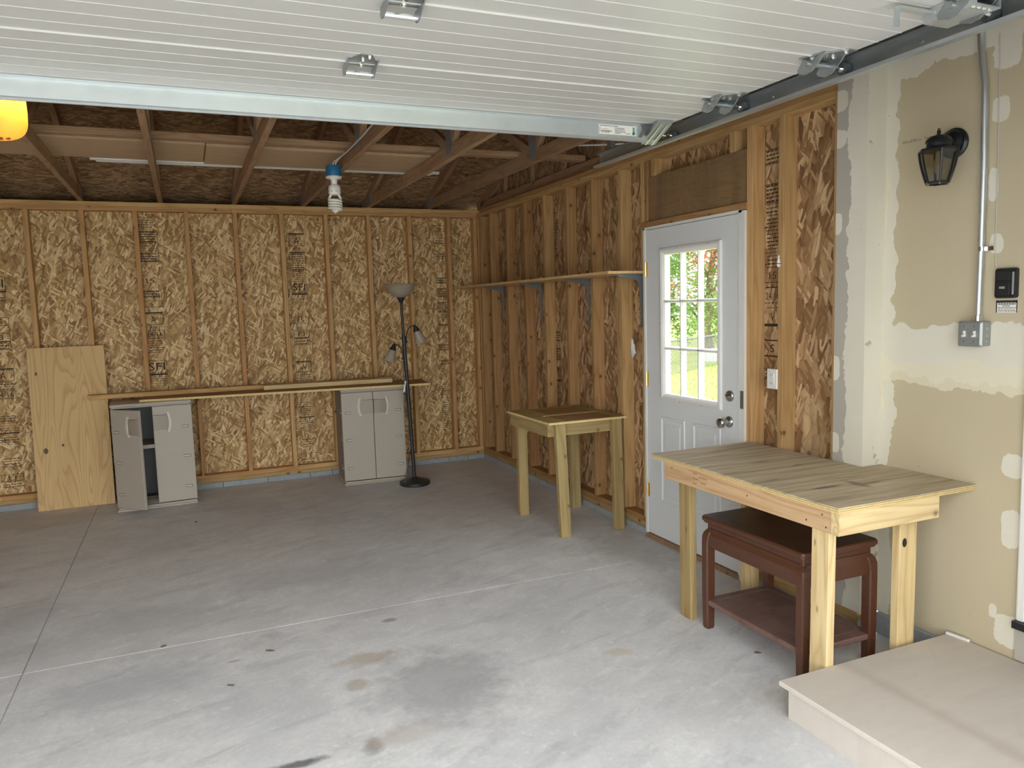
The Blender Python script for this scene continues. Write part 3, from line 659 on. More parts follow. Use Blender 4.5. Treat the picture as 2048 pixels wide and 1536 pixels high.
# grade stamps on the strand board
SEQ = [[(0.05, 'fine', ''), (0.10, 'fine', ''), (0.10, 'box', ''), (0.09, 'fine', ''), (0.08, 'box', ''), (0.13, 'gap', ''), (0.07, 'text', '15'), (0.05, 'gap', ''), (0.06, 'box', ''), (0.03, 'gap', ''), (0.055, 'box', 'S'), (0.04, 'gap', ''), (0.025, 'bar', ''),
        (0.09, 'box', 'A'), (0.05, 'text', 'APA'), (0.07, 'box', '24/16'), (0.14, 'fine', ''), (0.06, 'gap', ''), (0.11, 'box', 'SFI'), (0.03, 'bar', ''), (0.08, 'fine', '')],
       [(0.03, 'fine', ''), (0.12, 'gap', ''), (0.025, 'bar', ''), (0.10, 'box', 'A'), (0.05, 'text', 'APA'), (0.02, 'bar', ''), (0.16, 'box', ''), (0.10, 'fine', ''), (0.11, 'box', 'SFI'), (0.025, 'bar', ''), (0.03, 'gap', ''), (0.05, 'fine', ''), (0.12, 'gap', ''), (0.07, 'box', '15'),
        (0.06, 'gap', ''), (0.07, 'box', '13'), (0.07, 'box', ''), (0.15, 'gap', ''), (0.02, 'bar', ''), (0.09, 'box', 'A'), (0.08, 'fine', ''), (0.07, 'box', '24/16'), (0.14, 'gap', ''), (0.14, 'fine', ''), (0.02, 'bar', ''), (0.1, 'fine', ''), (0.1, 'gap', ''), (0.09, 'fine', ''), (0.05, 'gap', ''), (0.06, 'box', '13'), (0.06, 'fine', '')],
       [(0.05, 'gap', ''), (0.06, 'box', 'S'), (0.06, 'gap', ''), (0.05, 'fine', ''), (0.012, 'bar', ''), (0.10, 'gap', ''), (0.06, 'fine', ''), (0.18, 'gap', ''), (0.06, 'box', ''), (0.05, 'gap', ''), (0.09, 'box', ''), (0.05, 'gap', ''), (0.10, 'box', ''), (0.05, 'fine', ''), (0.08, 'box', 'V'), (0.015, 'bar', ''), (0.07, 'gap', ''), (0.06, 'box', 'S'),
        (0.06, 'gap', ''), (0.06, 'box', ''), (0.10, 'gap', ''), (0.05, 'box', ''), (0.2, 'gap', ''), (0.12, 'fine', ''), (0.07, 'gap', ''), (0.3, 'fine', '')],
       [(0.07, 'box', 'A'), (0.04, 'fine', ''), (0.5, 'fine', ''), (0.45, 'gap', ''), (0.08, 'box', ''), (0.06, 'gap', ''), (0.1, 'box', ''), (0.05, 'gap', ''), (0.06, 'text', 'I'), (0.05, 'gap', ''), (0.03, 'bar', ''), (0.08, 'text', 'A'), (0.4, 'fine', ''), (0.1, 'gap', ''), (0.1, 'fine', '')],
       [(0.08, 'box', ''), (0.10, 'gap', ''), (0.10, 'box', ''), (0.35, 'fine', ''), (0.06, 'text', '15'), (0.05, 'fine', ''), (0.06, 'text', '24/16'), (0.05, 'fine', ''), (0.06, 'text', 'V'), (0.03, 'bar', ''), (0.06, 'gap', ''), (0.015, 'bar', ''), (0.07, 'text', 'S'), (0.015, 'bar', ''), (0.06, 'gap', ''), (0.06, 'box', ''), (0.40, 'gap', ''), (0.16, 'fine', '')]]
YP = 0.0882
def bx(u, v): return un(u, v, 'y', YP).x
stamp(wb, (bx(283, 600), YP, 2.485), (1, 0, 0), (0, 0, 1), 0.165, SEQ[0], 1)
stamp(wb, (bx(584, 600), YP, 2.485), (1, 0, 0), (0, 0, 1), 0.145, SEQ[1], 2)
stamp(wb, (bx(874, 600), YP, 2.470), (1, 0, 0), (0, 0, 1), 0.115, SEQ[2], 3)
stamp(wb, (bx(-22, 700), YP, 1.95), (1, 0, 0), (0, 0, 1), 0.16, SEQ[1][8:], 4)
XP = 0.0882
stamp(wr, (XP, un(1106, 500, 'x', XP).y+0.01, 2.42), (0, -1, 0), (0, 0, 1), 0.11, SEQ[3], 5)
stamp(wr, (XP, -4.125, 2.37), (0, -1, 0), (0, 0, 1), 0.13, SEQ[4], 6)

# ================================================================== ENTRY DOOR (door_1)
YD0, YD1, ZD0, ZD1 = -3.120, -4.034, 0.036, 2.050
XD = -0.006
dr = empty('door_1', (0, (YD0+YD1)/2, 0), 'white steel entry door with nine glass panes', 'door', kind='structure')
wy0, wy1, wz0, wz1 = -3.325, -3.850, 0.995, 1.885     # glass opening
MB().box(XD, XD+0.044, YD1, wy1, ZD0, ZD1).box(XD, XD+0.044, wy0, YD0, ZD0, ZD1).box(XD, XD+0.044, wy1, wy0, ZD0, wz0).box(XD, XD+0.044, wy1, wy0, wz1, ZD1).build('slab', 'white_door', dr)
jm = MB().box(-0.014, 0.1, -3.116, -3.097, 0.0, 2.068).box(-0.014, 0.1, -4.060, -4.038, 0.0, 2.068).box(-0.014, 0.1, -4.060, -3.097, 2.054, 2.070)
jm.build('jamb', 'white_trim', dr)
MB().box(-0.014, 0.1, -4.086, -4.060, 0.12, 2.062).build('jamb_shim', 'white_trim', dr)
MB().box(-0.016, 0.11, -4.05, -3.10, 0.0, 0.030).build('threshold', 'truss', dr)
def ring_frame(x0, x1, y0, y1, z0, z1, wd, prof):
    """mitred frame facing -x: prof [(inset across width, x)]"""
    mb = MB(); rs = []
    for ins, xx in prof:
        rs.append([(xx, y0-ins, z0+ins), (xx, y1+ins, z0+ins), (xx, y1+ins, z1-ins), (xx, y0-ins, z1-ins)])
    mb.rings(rs, cap=False); return mb
lf = ring_frame(0, 0, wy0+0.040, wy1-0.040, wz0-0.040, wz1+0.040, 0, [(0, XD), (0.004, XD-0.013), (0.018, XD-0.016), (0.030, XD-0.010), (0.044, XD+0.002), (0.044, XD+0.04)]).build('window_frame', 'white_trim', dr)
for yy, zz in ((-3.30, 1.75), (-3.30, 1.45), (-3.30, 1.1), (-3.48, 1.915), (-3.78, 1.915), (-3.5, 0.965), (-3.72, 0.965)):
    MB().lathe([(0.004, 0), (0.003, 0.002)], M=Matrix.Translation((XD-0.0155, yy, zz)) @ Matrix.Rotation(R(-90), 4, 'Y'), seg=8).build('screw', 'galv_dk', lf)
W = (wy0-wy1)/3; H = (wz1-wz0)/3
for i in (1, 2):
    yy = wy0-W*i; MB().prism([(XD-0.006, yy-0.004), (XD-0.006, yy+0.004), (XD+0.008, yy+0.011), (XD+0.030, yy+0.011), (XD+0.036, yy+0.004), (XD+0.036, yy-0.004), (XD+0.030, yy-0.011), (XD+0.008, yy-0.011)], wz0, wz1, 'z').build('muntin', 'white_trim', dr)
    zz = wz0+H*i; MB().prism([(XD-0.006, zz-0.004), (XD-0.006, zz+0.004), (XD+0.008, zz+0.011), (XD+0.030, zz+0.011), (XD+0.036, zz+0.004), (XD+0.036, zz-0.004), (XD+0.030, zz-0.011), (XD+0.008, zz-0.011)], wy1, wy0, 'y').build('muntin', 'white_trim', dr)
for i in range(3):
    for j in range(3):
        MB().box(XD+0.017, XD+0.020, wy0-W*(i+1)+0.004, wy0-W*i-0.004, wz0+H*j+0.004, wz0+H*(j+1)-0.004).build('pane', 'glass', dr)
for y0, y1 in ((-3.27, -3.535), (-3.61, -3.88)):
    pm = ring_frame(0, 0, y0, y1, 0.275, 0.85, 0, [(0, XD), (0.006, XD-0.006), (0.016, XD-0.006), (0.028, XD+0.004), (0.03, XD)]); pm.build('panel_moulding', 'white_door', dr)
    ring_frame(0, 0, y0-0.045, y1+0.045, 0.32, 0.805, 0, [(0, XD-0.0002), (0.012, XD-0.004), (0.012, XD-0.0045), (0.06, XD-0.0045)]).build('raised_panel', 'white_door', dr)
for zc in (1.80, 1.08, 0.33):
    h = MB().box(XD-0.004, XD, -3.139, -3.102, zc-0.045, zc+0.045).lathe([(0.006, -0.047), (0.006, 0.047)], (XD-0.005, -3.117, zc), 10).build('hinge', 'brass', dr)
def knobM(y, z): return Matrix.Translation((XD, y, z)) @ Matrix.Rotation(R(-90), 4, 'Y')
kn = MB().lathe([(0.033, 0), (0.033, 0.006), (0.026, 0.012), (0.014, 0.018), (0.013, 0.035), (0.022, 0.042), (0.029, 0.052), (0.030, 0.064), (0.025, 0.074), (0.012, 0.078), (0.001, 0.079)], M=knobM(-3.955, 0.897)).build('door_knob', 'nickel', dr, smooth=50)
db = MB().lathe([(0.032, 0), (0.032, 0.008), (0.026, 0.014), (0.001, 0.016)], M=knobM(-3.962, 1.046)).build('deadbolt', 'nickel', dr, smooth=50)
MB().rrect(-0.019, 0.019, -0.005, 0.005, 0.004, [(0, 0.012), (0, 0.024), (0.003, 0.027)], 3, M=knobM(-3.962, 1.046) @ Matrix.Rotation(R(80), 4, 'Z')).build('thumb_turn', 'nickel', db)
MB().box(-0.016, -0.0135, -4.082, -4.056, 0.985, 1.085).build('strike_plate', 'galv_dk', dr)

# house door casing at the right edge (door_2)
d2 = empty('door_2', (XT, -6.0, 0.2), 'white frame of the house door above the plywood step', 'door', kind='structure')
MB().box(XT-0.020, XT, -5.61, -5.545, 0.32, 2.3).box(XT-0.026, XT-0.02, -5.575, -5.552, 0.32, 2.3).build('casing', 'white_trim', d2)
MB().box(XT-0.008, XT, -6.55, -5.61, 0.32, 2.3).build('slab', 'white_door', d2)
MB().box(XT-0.045, XT, -6.5, -5.545, 0.29, 0.318).build('threshold', 'black', d2)
MB().box(XT-0.012, XT, -6.5, -5.54, 0.155, 0.29).build('kick_board', 'dw_strip', d2)

# ================================================================== ROOF TRUSSES
ENDS = [-0.499-0.61*i for i in range(10)]
ORD = ['first', 'second', 'third', 'fourth', 'fifth', 'sixth', 'seventh', 'eighth', 'ninth', 'tenth']
for i, xc in enumerate(ENDS):
    lab = '%s wooden roof truss counted from the entry door wall' % ORD[i]
    if i == 2: lab = 'third wooden roof truss from the entry door wall, holding the blue lamp box'
    tr = empty('roof_truss', (xc, -0.02, ZT), lab, 'roof truss', 'roof trusses')
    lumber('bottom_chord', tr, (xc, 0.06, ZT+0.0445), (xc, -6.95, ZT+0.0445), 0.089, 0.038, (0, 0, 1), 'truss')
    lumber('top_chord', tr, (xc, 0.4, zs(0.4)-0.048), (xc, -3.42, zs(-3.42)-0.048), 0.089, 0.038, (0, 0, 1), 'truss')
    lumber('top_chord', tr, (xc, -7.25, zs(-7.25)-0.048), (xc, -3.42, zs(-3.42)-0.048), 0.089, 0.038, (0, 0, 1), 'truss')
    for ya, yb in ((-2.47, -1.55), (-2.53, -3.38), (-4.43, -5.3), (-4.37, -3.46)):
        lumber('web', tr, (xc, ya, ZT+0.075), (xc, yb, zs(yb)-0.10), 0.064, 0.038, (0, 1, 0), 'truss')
    if i < 7:
        for s in (-1, 1):
            mb = MB(); X = xc+s*0.0196
            mb.box(X-0.0006, X+0.0006, -2.56, -2.44, ZT+0.03, ZT+0.20).build('truss_plate', 'gusset', tr)
            MB().prism([(0.05, ZT+0.01), (-0.20, ZT+0.01), (-0.20, ZT+0.11), (0.05, ZT+0.075)], X-0.0006, X+0.0006, 'x').build('truss_plate', 'gusset', tr)
br = lumber('brace_board', None, (-6.7, -2.20, ZT+0.109), (0.04, -2.20, ZT+0.109), 0.038, 0.089, (0, 0, 1), 'truss'); tag(br, 'long flat brace board nailed across the tops of the truss chords', 'board')
for j, (x0, x1, y0, y1) in enumerate(((-5.2, -2.62, -2.10, -1.50), (-2.61, -0.93, -2.06, -1.44))):
    o = MB().box(x0, x1, y0, y1, ZT+0.0895, ZT+0.108).build('attic_plank', 'plank'); tag(o, ('wide plywood plank laid across the truss chords left of the blue lamp box' if j == 0 else 'wide plywood plank on the truss chords ending above the corner side'), 'plank', 'attic planks')
for j, (x0, x1, yy, r_) in enumerate(((-3.30, -0.90, -1.36, 0.012), (-3.33, -0.85, -1.42, 0.010))):
    o = MB().rrect(x0, x1, yy-0.02, yy+0.02, 0.004, [(0.003, ZT+0.0895), (0, ZT+0.093), (0, ZT+0.100+0.004*j), (0.008, ZT+0.107+0.004*j)], 3).build('trim_strip', 'white_trim'); tag(o, ('white trim strip lying across the trusses, farther from the plank' if j == 0 else 'white trim strip lying across the trusses along the edge of the plank'), 'trim strip', 'white strips on the trusses')
cb = MB().tube([(-0.47, -2.62, ZT+0.11), (-0.35, -2.72, ZT+0.085), (-0.2, -2.85, ZT+0.07), (0.04, -3.05, ZT+0.06)], 0.006, 6).build('cable', 'cable'); tag(cb, 'thin white cable crossing from first truss to gable', 'cable')

# ================================================================== OVERHEAD DOOR
DX0, DX1, DZ = -6.13, -0.700, 2.40
DY = [-4.290-0.533*i for i in range(5)]
gd = empty('garage_door', (DX1, DY[0], DZ), 'raised white sectional garage door seen from below', 'garage door')
for i in range(4):
    y0, y1 = DY[i]-0.0015, DY[i+1]+0.0015
    prof = [(y0, DZ+0.003), (y0, DZ+0.045), (y1, DZ+0.045), (y1, DZ+0.003), (y1+0.002, DZ)]
    n_r = 6; sp = (y0-y1)/n_r
    for k in range(1, n_r):
        yy = y1+sp*k
        prof += [(yy-0.0035, DZ), (yy-0.0015, DZ-0.0016), (yy+0.0015, DZ-0.0016), (yy+0.0035, DZ)]
    prof += [(y0-0.010, DZ), (y0-0.007, DZ-0.005), (y0-0.002, DZ-0.005)]
    MB().prism(prof, DX0, DX1, 'x').build('door_section', 'panel', gd)
# stiffening strut on the leading edge
sy = -4.330
so = MB().prism([(sy-0.030, DZ-0.001), (sy-0.001, DZ-0.003), (sy, DZ-0.064), (sy+0.006, DZ-0.068), (sy+0.012, DZ-0.074), (sy+0.020, DZ-0.074), (sy+0.020, DZ-0.071), (sy+0.014, DZ-0.071), (sy+0.003, DZ-0.060), (sy+0.003, DZ-0.001)], DX0, DX1-0.045, 'x').build('stiffening_strut', 'galv', gd)
# maker's label on the strut
lx0, lx1, lz0, lz1 = -1.042, -0.846, 2.348, 2.391
lb = MB().box(lx0, lx1, sy-0.0022, sy-0.0012, lz0, lz1).build('paper_label', 'paper', so)
mb = MB(); O = Vector((lx0, sy-0.0026, lz0)); ex = Vector((1, 0, 0)); ey = Vector((0, 0, 1)); rr = random.Random(9)
def dash(m, a0, a1, b0, b1):
    a = a0
    while a < a1:
        L = rr.uniform(0.003, 0.008); bar2(m, O, ex, ey, a, min(a+L, a1), b0, b1); a += L+0.0018
dash(mb, 0.008, 0.10, 0.0355, 0.0385)
for k in range(5): dash(mb, 0.082, 0.082+rr.uniform(0.03, 0.06), 0.029-0.0058*k, 0.0315-0.0058*k)
dash(mb, 0.012, 0.065, 0.012, 0.0165); dash(mb, 0.014, 0.055, 0.007, 0.0095); bar2(mb, O, ex, ey, 0.004, 0.006, 0.006, 0.034)
mb.build('label_print', 'ink', lb)
mb = MB(); dash(mb, 0.014, 0.05, 0.022, 0.024); dash(mb, 0.14, 0.165, 0.006, 0.009); mb.build('label_print', 'red_ink', lb)
mb = MB(); bar2(mb, O, ex, ey, 0.178, 0.184, 0.016, 0.038); bar2(mb, O, ex, ey, 0.187, 0.190, 0.006, 0.038); mb.quad(*[O+ex*(0.181+0.007*math.cos(a))+ey*(0.010+0.008*math.sin(a)) for a in [R(30*q) for q in range(12)]]); mb.build('label_emblem', 'green_ink', lb)
def hinge_mid(xc, ys):
    h = MB()
    h.prism([(xc-0.050, ys+0.020), (xc+0.050, ys+0.020), (xc+0.045, ys-0.03), (xc+0.018, ys-0.095), (xc-0.018, ys-0.095), (xc-0.045, ys-0.03)], DZ-0.004, DZ-0.001, 'z')
    for s in (-1, 1):
        h.prism([(ys+0.045, DZ-0.034), (ys+0.055, DZ-0.025), (ys+0.050, DZ-0.004), (ys-0.05, DZ-0.002), (ys-0.02, DZ-0.018), (ys+0.025, DZ-0.036)], xc+s*0.048-0.002, xc+s*0.048+0.002, 'x')
    o = h.build('hinge', 'galv_dk', gd)
    MB().tube([(xc-0.046, ys+0.036, DZ-0.024), (xc+0.046, ys+0.036, DZ-0.024)], 0.009, 10).build('hinge_pin', 'chrome', o)
    for dx, dy in ((0.012, -0.075), (-0.002, -0.04), (0.0, 0.0)):
        MB().lathe([(0.009, 0), (0.009, -0.004), (0.006, -0.004), (0.006, -0.009)], (xc+dx, ys+dy, DZ-0.004), 6).build('bolt', 'chrome', o)
for xc in (-2.222, -3.85, -5.2):
    for ys in DY[1:4]: hinge_mid(xc, ys)
# end brackets with rollers riding in the track
def roller(parent, yc, zc, x0=-0.72):
    o = MB().tube([(x0, yc, zc), (-0.615, yc, zc)], 0.0055, 8).build('roller_stem', 'chrome', parent)
    MB().lathe([(0.009, -0.012), (0.023, -0.011), (0.024, 0), (0.023, 0.011), (0.009, 0.012)], M=Matrix.Translation((-0.618, yc, zc)) @ Matrix.Rotation(R(90), 4, 'Y'), seg=18).build('roller_wheel', 'nylon', o, smooth=40)
    MB().lathe([(0.008, -0.016), (0.013, -0.016), (0.013, -0.008)], M=Matrix.Translation((-0.618, yc, zc)) @ Matrix.Rotation(R(90), 4, 'Y'), seg=14).build('roller_bearing', 'chrome', o)
for ys in DY[1:4]:
    h = MB()
    h.prism([(-0.83, ys+0.03), (-0.702, ys+0.03), (-0.702, ys-0.10), (-0.74, ys-0.10), (-0.80, ys-0.04)], DZ-0.005, DZ-0.001, 'z')
    for xx in (-0.80, -0.712):
        h.prism([(ys+0.06, DZ-0.044), (ys+0.066, DZ-0.03), (ys+0.04, DZ-0.002), (ys-0.06, DZ-0.002), (ys-0.03, DZ-0.03), (ys+0.0, DZ-0.05), (ys+0.03, DZ-0.054)], xx-0.002, xx+0.002, 'x')
    o = h.build('end_hinge', 'galv_dk', gd)
    MB().tube([(-0.81, ys+0.02, DZ-0.018), (-0.705, ys+0.02, DZ-0.018)], 0.010, 10).build('hinge_sleeve', 'galv_dk', o)
    for dx, dy in ((-0.735, -0.085), (-0.735, -0.03), (-0.80, 0.0), (-0.77, -0.03)):
        MB().lathe([(0.009, 0), (0.009, -0.004), (0.006, -0.004), (0.006, -0.009)], (dx, ys+dy, DZ-0.005), 6).build('bolt', 'chrome', o)
    roller(o, ys+0.035, DZ-0.016, -0.80)
tb = MB()
tb.prism([(sy-0.115, DZ-0.001), (sy-0.11, DZ-0.012), (sy+0.028, DZ-0.076), (sy+0.045, DZ-0.076), (sy+0.045, DZ-0.070), (sy-0.085, DZ-0.008)], -0.80, -0.722, 'x')
tb.prism([(sy+0.01, DZ-0.001), (sy-0.02, DZ-0.001), (sy-0.035, DZ-0.03), (sy+0.005, DZ-0.06)], -0.835, -0.815, 'x')
to = tb.build('top_bracket', 'galv_dk', gd)
for xx in (-0.778, -0.745): MB().box(xx-0.003, xx+0.003, -0.074, 0.074, -0.002, 0.002, Matrix.Translation((0, sy-0.04, DZ-0.048)) @ Matrix.Rotation(R(-26.5), 4, 'X')).build('bracket_rib', 'chrome', to)
roller(to, sy+0.034, DZ-0.028, -0.80)
# slide lock near the second seam
ly = -5.80
sl = MB().prism([(-0.80, DZ-0.001), (-0.80, DZ-0.040), (-0.70, DZ-0.040), (-0.70, DZ-0.001), (-0.704, DZ-0.001), (-0.704, DZ-0.036), (-0.796, DZ-0.036), (-0.796, DZ-0.001)], ly-0.14, ly+0.02, 'y') .build('slide_lock', 'galv', gd)
MB().box(-0.93, -0.72, ly-0.01, ly+0.012, DZ-0.020, DZ-0.012).build('lock_bolt', 'galv', sl)
MB().rrect(-0.012, 0.012, -0.001, 0.001, 0.0008, [(0.0, -0.035), (0, 0.02)], 2, M=Matrix.Translation((-0.93, ly, DZ-0.032))).build('lock_handle', 'galv', sl)
for q in range(4): MB().lathe([(0.006, 0), (0.006, -0.003)], (-0.785+0.022*q, ly-0.12, DZ-0.040), 8).build('bolt', 'chrome', sl)
for yy in (ly-0.06, ly-0.02): MB().lathe([(0.006, 0), (0.005, 0.004)], M=Matrix.Translation((-0.80, yy, DZ-0.02)) @ Matrix.Rotation(R(-90), 4, 'Y'), seg=8).build('bolt', 'chrome', sl)

# tracks
def make_track(s, label):
    """s=+1 right-hand track (web on +x side)"""
    X = -0.600 if s > 0 else DX0-0.100
    t = empty('door_track', (X, -3.58, DZ-0.045), label, 'door track')
    c = lambda d: X - s*d
    prof = [(0, -0.048), (0, 0.012), (0.008, 0.020), (0.030, 0.020), (0.030, 0.017), (0.010, 0.017), (0.003, 0.010), (0.003, -0.044), (0.010, -0.050), (0.040, -0.052), (0.046, -0.046), (0.049, -0.046), (0.043, -0.056), (0.008, -0.054)]
    path = [(-3.575, DZ, 0), (-6.42, DZ, 0)]
    for k in range(1, 9): a = R(90*k/8); path.append((-6.42-0.36*math.sin(a), DZ-0.36*(1-math.cos(a)), a))
    path.append((-6.78, 0.03, R(90)))
    rs = [[(c(d), y-h*math.sin(a), z+h*math.cos(a)) for d, h in prof] for y, z, a in path]
    MB().rings(rs).build('track_channel', 'galv_track', t)
    MB().prism([(c(-0.003), DZ+0.05), (c(-0.003), DZ-0.03), (c(0.0), DZ-0.03), (c(0.0), DZ+0.012), (c(0.0), DZ+0.050), (c(0.028), DZ+0.050), (c(0.028), DZ+0.053), (c(-0.003), DZ+0.053)], -6.4, -4.4, 'y').build('stiffening_angle', 'galv_dk', t)
    hb = MB().box(c(-0.005)-0.002, c(-0.005)+0.002, -3.68, -3.645, DZ-0.01, 2.9).box(c(-0.005)-0.002, c(-0.035), -3.682, -3.678, DZ-0.01, 2.9).build('hanger', 'gusset', t)
    for yy in (-3.60, -4.2, -4.95, -5.2, -5.62): MB().lathe([(0.007, 0), (0.005, 0.004), (0.001, 0.005)], M=Matrix.Translation((c(0.003), yy, DZ-0.018)) @ Matrix.Rotation(R(-90*s), 4, 'Y'), seg=8).build('bolt', 'chrome', t)
    return t
make_track(1, 'galvanized door track hanging beside the tan wall')
make_track(-1, 'galvanized door track on the far side of the garage door')

# opener with lit amber lens
ox, oy, oz = -3.49, -3.72, 2.42
op = empty('door_opener', (ox, oy, oz-0.1), 'garage door opener with glowing amber light lens', 'door opener')
MB().rrect(ox-0.14, ox+0.09, oy+0.005, oy+0.40, 0.03, [(0.01, 2.42), (0, 2.43), (0, 2.58), (0.02, 2.60)]).build('motor_housing', 'opener_grey', op)
ls = []
for k in range(11):
    a = R(90*k/10); sc = math.cos(a); hw = 0.150*(0.72+0.28*sc); hh0 = 0.115*(0.60+0.40*sc); ring = []
    for q in range(32):
        th = 2*PI*q/32; cx = abs(math.cos(th))**0.55*math.copysign(1, math.cos(th)); cz = abs(math.sin(th))**0.55*math.copysign(1, math.sin(th))
        ring.append((ox+hw*cx, oy-0.085*math.sin(a), oz+0.02*(1-sc)+hh0*cz))
    ls.append(ring)
LN = MB().rings(ls, cap=False).rings([ls[-1], [(ox, oy-0.086, oz+0.02)]*32], cap=False).build('light_lens', 'lens', op, smooth=60)
for k in range(4): MB().rrect(ox+0.0+0.024*k, ox+0.015+0.024*k, oy-0.050+0.006*k, oy-0.012, 0.003, [(0.001, oz-0.113+0.002*k), (0, oz-0.110+0.002*k), (0.0, oz-0.108+0.002*k)], 2).build('lens_vent', 'leaf_dry', LN)
MB().lathe([(0.001, -0.03), (0.02, -0.025), (0.03, 0.0), (0.02, 0.03), (0.001, 0.035)], (ox+0.09, oy-0.028, oz+0.02), 12).build('bulb', 'bulb_on', op, smooth=60)
for s in (-0.12, 0.1): MB().box(ox+s-0.015, ox+s+0.015, oy+0.18, oy+0.21, 2.59, 2.68).build('hanger', 'gusset', op)

# ceiling lamp: blue box with spiral bulb on the third truss
lx, lyy = -1.80, -2.00
cf = empty('ceiling_lamp', (lx, lyy, 2.57), 'blue junction box with white spiral bulb hung on truss', 'lamp')
MB().lathe([(0.001, 2.582), (0.050, 2.582), (0.052, 2.575), (0.052, 2.515), (0.050, 2.510), (0.001, 2.510)], (lx, lyy, 0), 28).build('junction_box', 'blue_plastic', cf, smooth=40)
MB().lathe([(0.053, 2.510), (0.055, 2.503), (0.050, 2.497), (0.028, 2.492), (0.022, 2.485), (0.021, 2.455), (0.001, 2.454)], (lx, lyy, 0), 28).build('lamp_holder', 'white_plastic', cf, smooth=40)
bb = MB().lathe([(0.016, 2.456), (0.030, 2.453), (0.040, 2.442), (0.042, 2.425), (0.043, 2.402), (0.040, 2.394), (0.036, 2.384), (0.001, 2.383)], (lx, lyy, 0), 28).build('bulb_base', 'white_plastic', cf, smooth=40)
for a in range(8):
    th = R(45*a+10); MB().cbox((0, 0, 0), (0.012, 0.003, 0.003), Matrix.Translation((lx+0.0428*math.cos(th), lyy+0.0428*math.sin(th), 2.407)) @ Matrix.Rotation(th+PI/2, 4, 'Z')).build('vent_slot', 'black', bb)
pts = []
for s_ in (1, ):
    pts += [(lx+0.025, lyy-0.005, 2.388), (lx+0.032, lyy-0.01, 2.372)]
    T = 4.6
    for k in range(0, 120):
        t_ = k/119; th = T*2*PI*t_ ; r_ = 0.042 if t_ < 0.88 else 0.042*(1-0.8*((t_-0.88)/0.12)); pts.append((lx+r_*math.cos(th), lyy+r_*math.sin(th), 2.360-0.083*t_))
MB().tube(pts, 0.0085, 8).build('spiral_tube', 'cfl', cf, smooth=60)
MB().tube([(lx-0.025, lyy-0.005, 2.388), (lx-0.034, lyy-0.004, 2.372), (lx-0.040, lyy+0.004, 2.352)], 0.0085, 8).build('tube_leg', 'cfl', cf, smooth=60)
MB().lathe([(0.001, 2.260), (0.010, 2.266), (0.022, 2.275), (0.026, 2.285)], (lx, lyy, 0), 14, cap=False).build('bulb_tip', 'cfl', cf, smooth=60)
wires = MB()
for d in (0, 0.016): wires.tube([(lx-0.01+d, lyy-0.03, 2.578), (lx-0.005+d, lyy-0.05, 2.60), (lx+0.03, lyy-0.12, 2.622), (lx+0.045, lyy-0.25, 2.63)], 0.005, 6)
wires.tube([(lx+0.045, lyy-0.25, 2.63), (lx+0.048, lyy-0.7, 2.632), (lx+0.05, lyy-1.6, 2.66), (lx+0.05, lyy-2.2, 2.68)], 0.006, 6)
wires.build('lamp_cable', 'cable', cf)

# ================================================================== SHELF ON BRACKETS
sh = MB().box(-0.275, -0.002, -3.085, -0.06, 1.777, 1.794).build('wall_shelf', 'shelfwood'); tag(sh, 'long plywood wall shelf on four grey brackets', 'shelf')
for j, yc in enumerate((-0.665, -1.50, -2.335, -3.056)):
    b = empty('shelf_bracket', (0, yc, 1.42), ('grey stamped shelf bracket, first from the wall corner', 'grey stamped shelf bracket, second from the wall corner', 'grey stamped shelf bracket, third from the wall corner', 'grey stamped shelf bracket beside the entry door')[j], 'bracket', 'shelf brackets')
    MB().prism([(-0.003, 1.775), (-0.003, 1.42), (-0.0005, 1.42), (-0.0005, 1.775)], yc-0.013, yc+0.013, 'y').build('wall_leg', 'grey_metal', b)
    MB().prism([(-0.0005, 1.7765), (-0.225, 1.7765), (-0.225, 1.774), (-0.0005, 1.774)], yc-0.013, yc+0.013, 'y').build('shelf_leg', 'grey_metal', b)
    MB().prism([(-0.003, 1.46), (-0.003, 1.774), (-0.20, 1.774), (-0.18, 1.762), (-0.045, 1.735), (-0.022, 1.70)], yc-0.003, yc+0.003, 'y').build('gusset_web', 'grey_metal', b)

# ================================================================== small table (far)
tb_ = empty('small_table', (-0.30, -2.5, 0), 'small high table of greenish treated lumber under the shelf', 'table')
ST = 0.795
tp = MB().box(-0.605, -0.005, -2.845, -2.115, ST-0.014, ST).build('tabletop', 'ply_small', tb_)
MB().box(-0.609, -0.605, -2.845, -2.115, ST-0.014, ST+0.0005).box(-0.605, -0.005, -2.849, -2.845, ST-0.014, ST+0.0005).build('top_edge', 'ply_edge', tp)
for q, yy in enumerate((-2.70, -2.35)): MB().box(-0.44 if q else -0.47, -0.08, yy-0.13, yy+0.15, ST, ST+0.0012).build('brown_panel', 'ply_brown', tp)
MB().box(-0.5, -0.06, -2.535, -2.52, ST, ST+0.002).build('batten', 'ply_edge', tp)
for (a, b, xd) in (((-0.575, -2.145), (-0.575, -2.79), (0, 0, 1)), ((-0.045, -2.145), (-0.045, -2.79), (0, 0, 1))):
    lumber('apron', tb_, (a[0], a[1], ST-0.060), (b[0], b[1], ST-0.060), 0.089, 0.038, xd, 'treated')
for yy in (-2.165, -2.772):
    lumber('apron', tb_, (-0.556, yy, ST-0.060), (-0.064, yy, ST-0.060), 0.089, 0.038, (0, 0, 1), 'treated')
for (x0, y0, x1, y1) in ((-0.538, -2.225, -0.530, -2.205), (-0.515, -2.814, -0.505, -2.850), (-0.072, -2.814, -0.092, -2.870), (-0.10, -2.225, -0.08, -2.205)):
    lumber('leg', tb_, (x1, y1, 0.001), (x0, y0, ST-(0.015 if y0 < -2.5 else 0.105)), 0.075, 0.045 if y0 > -2.5 else 0.042, (1, 0, 0), 'treated')
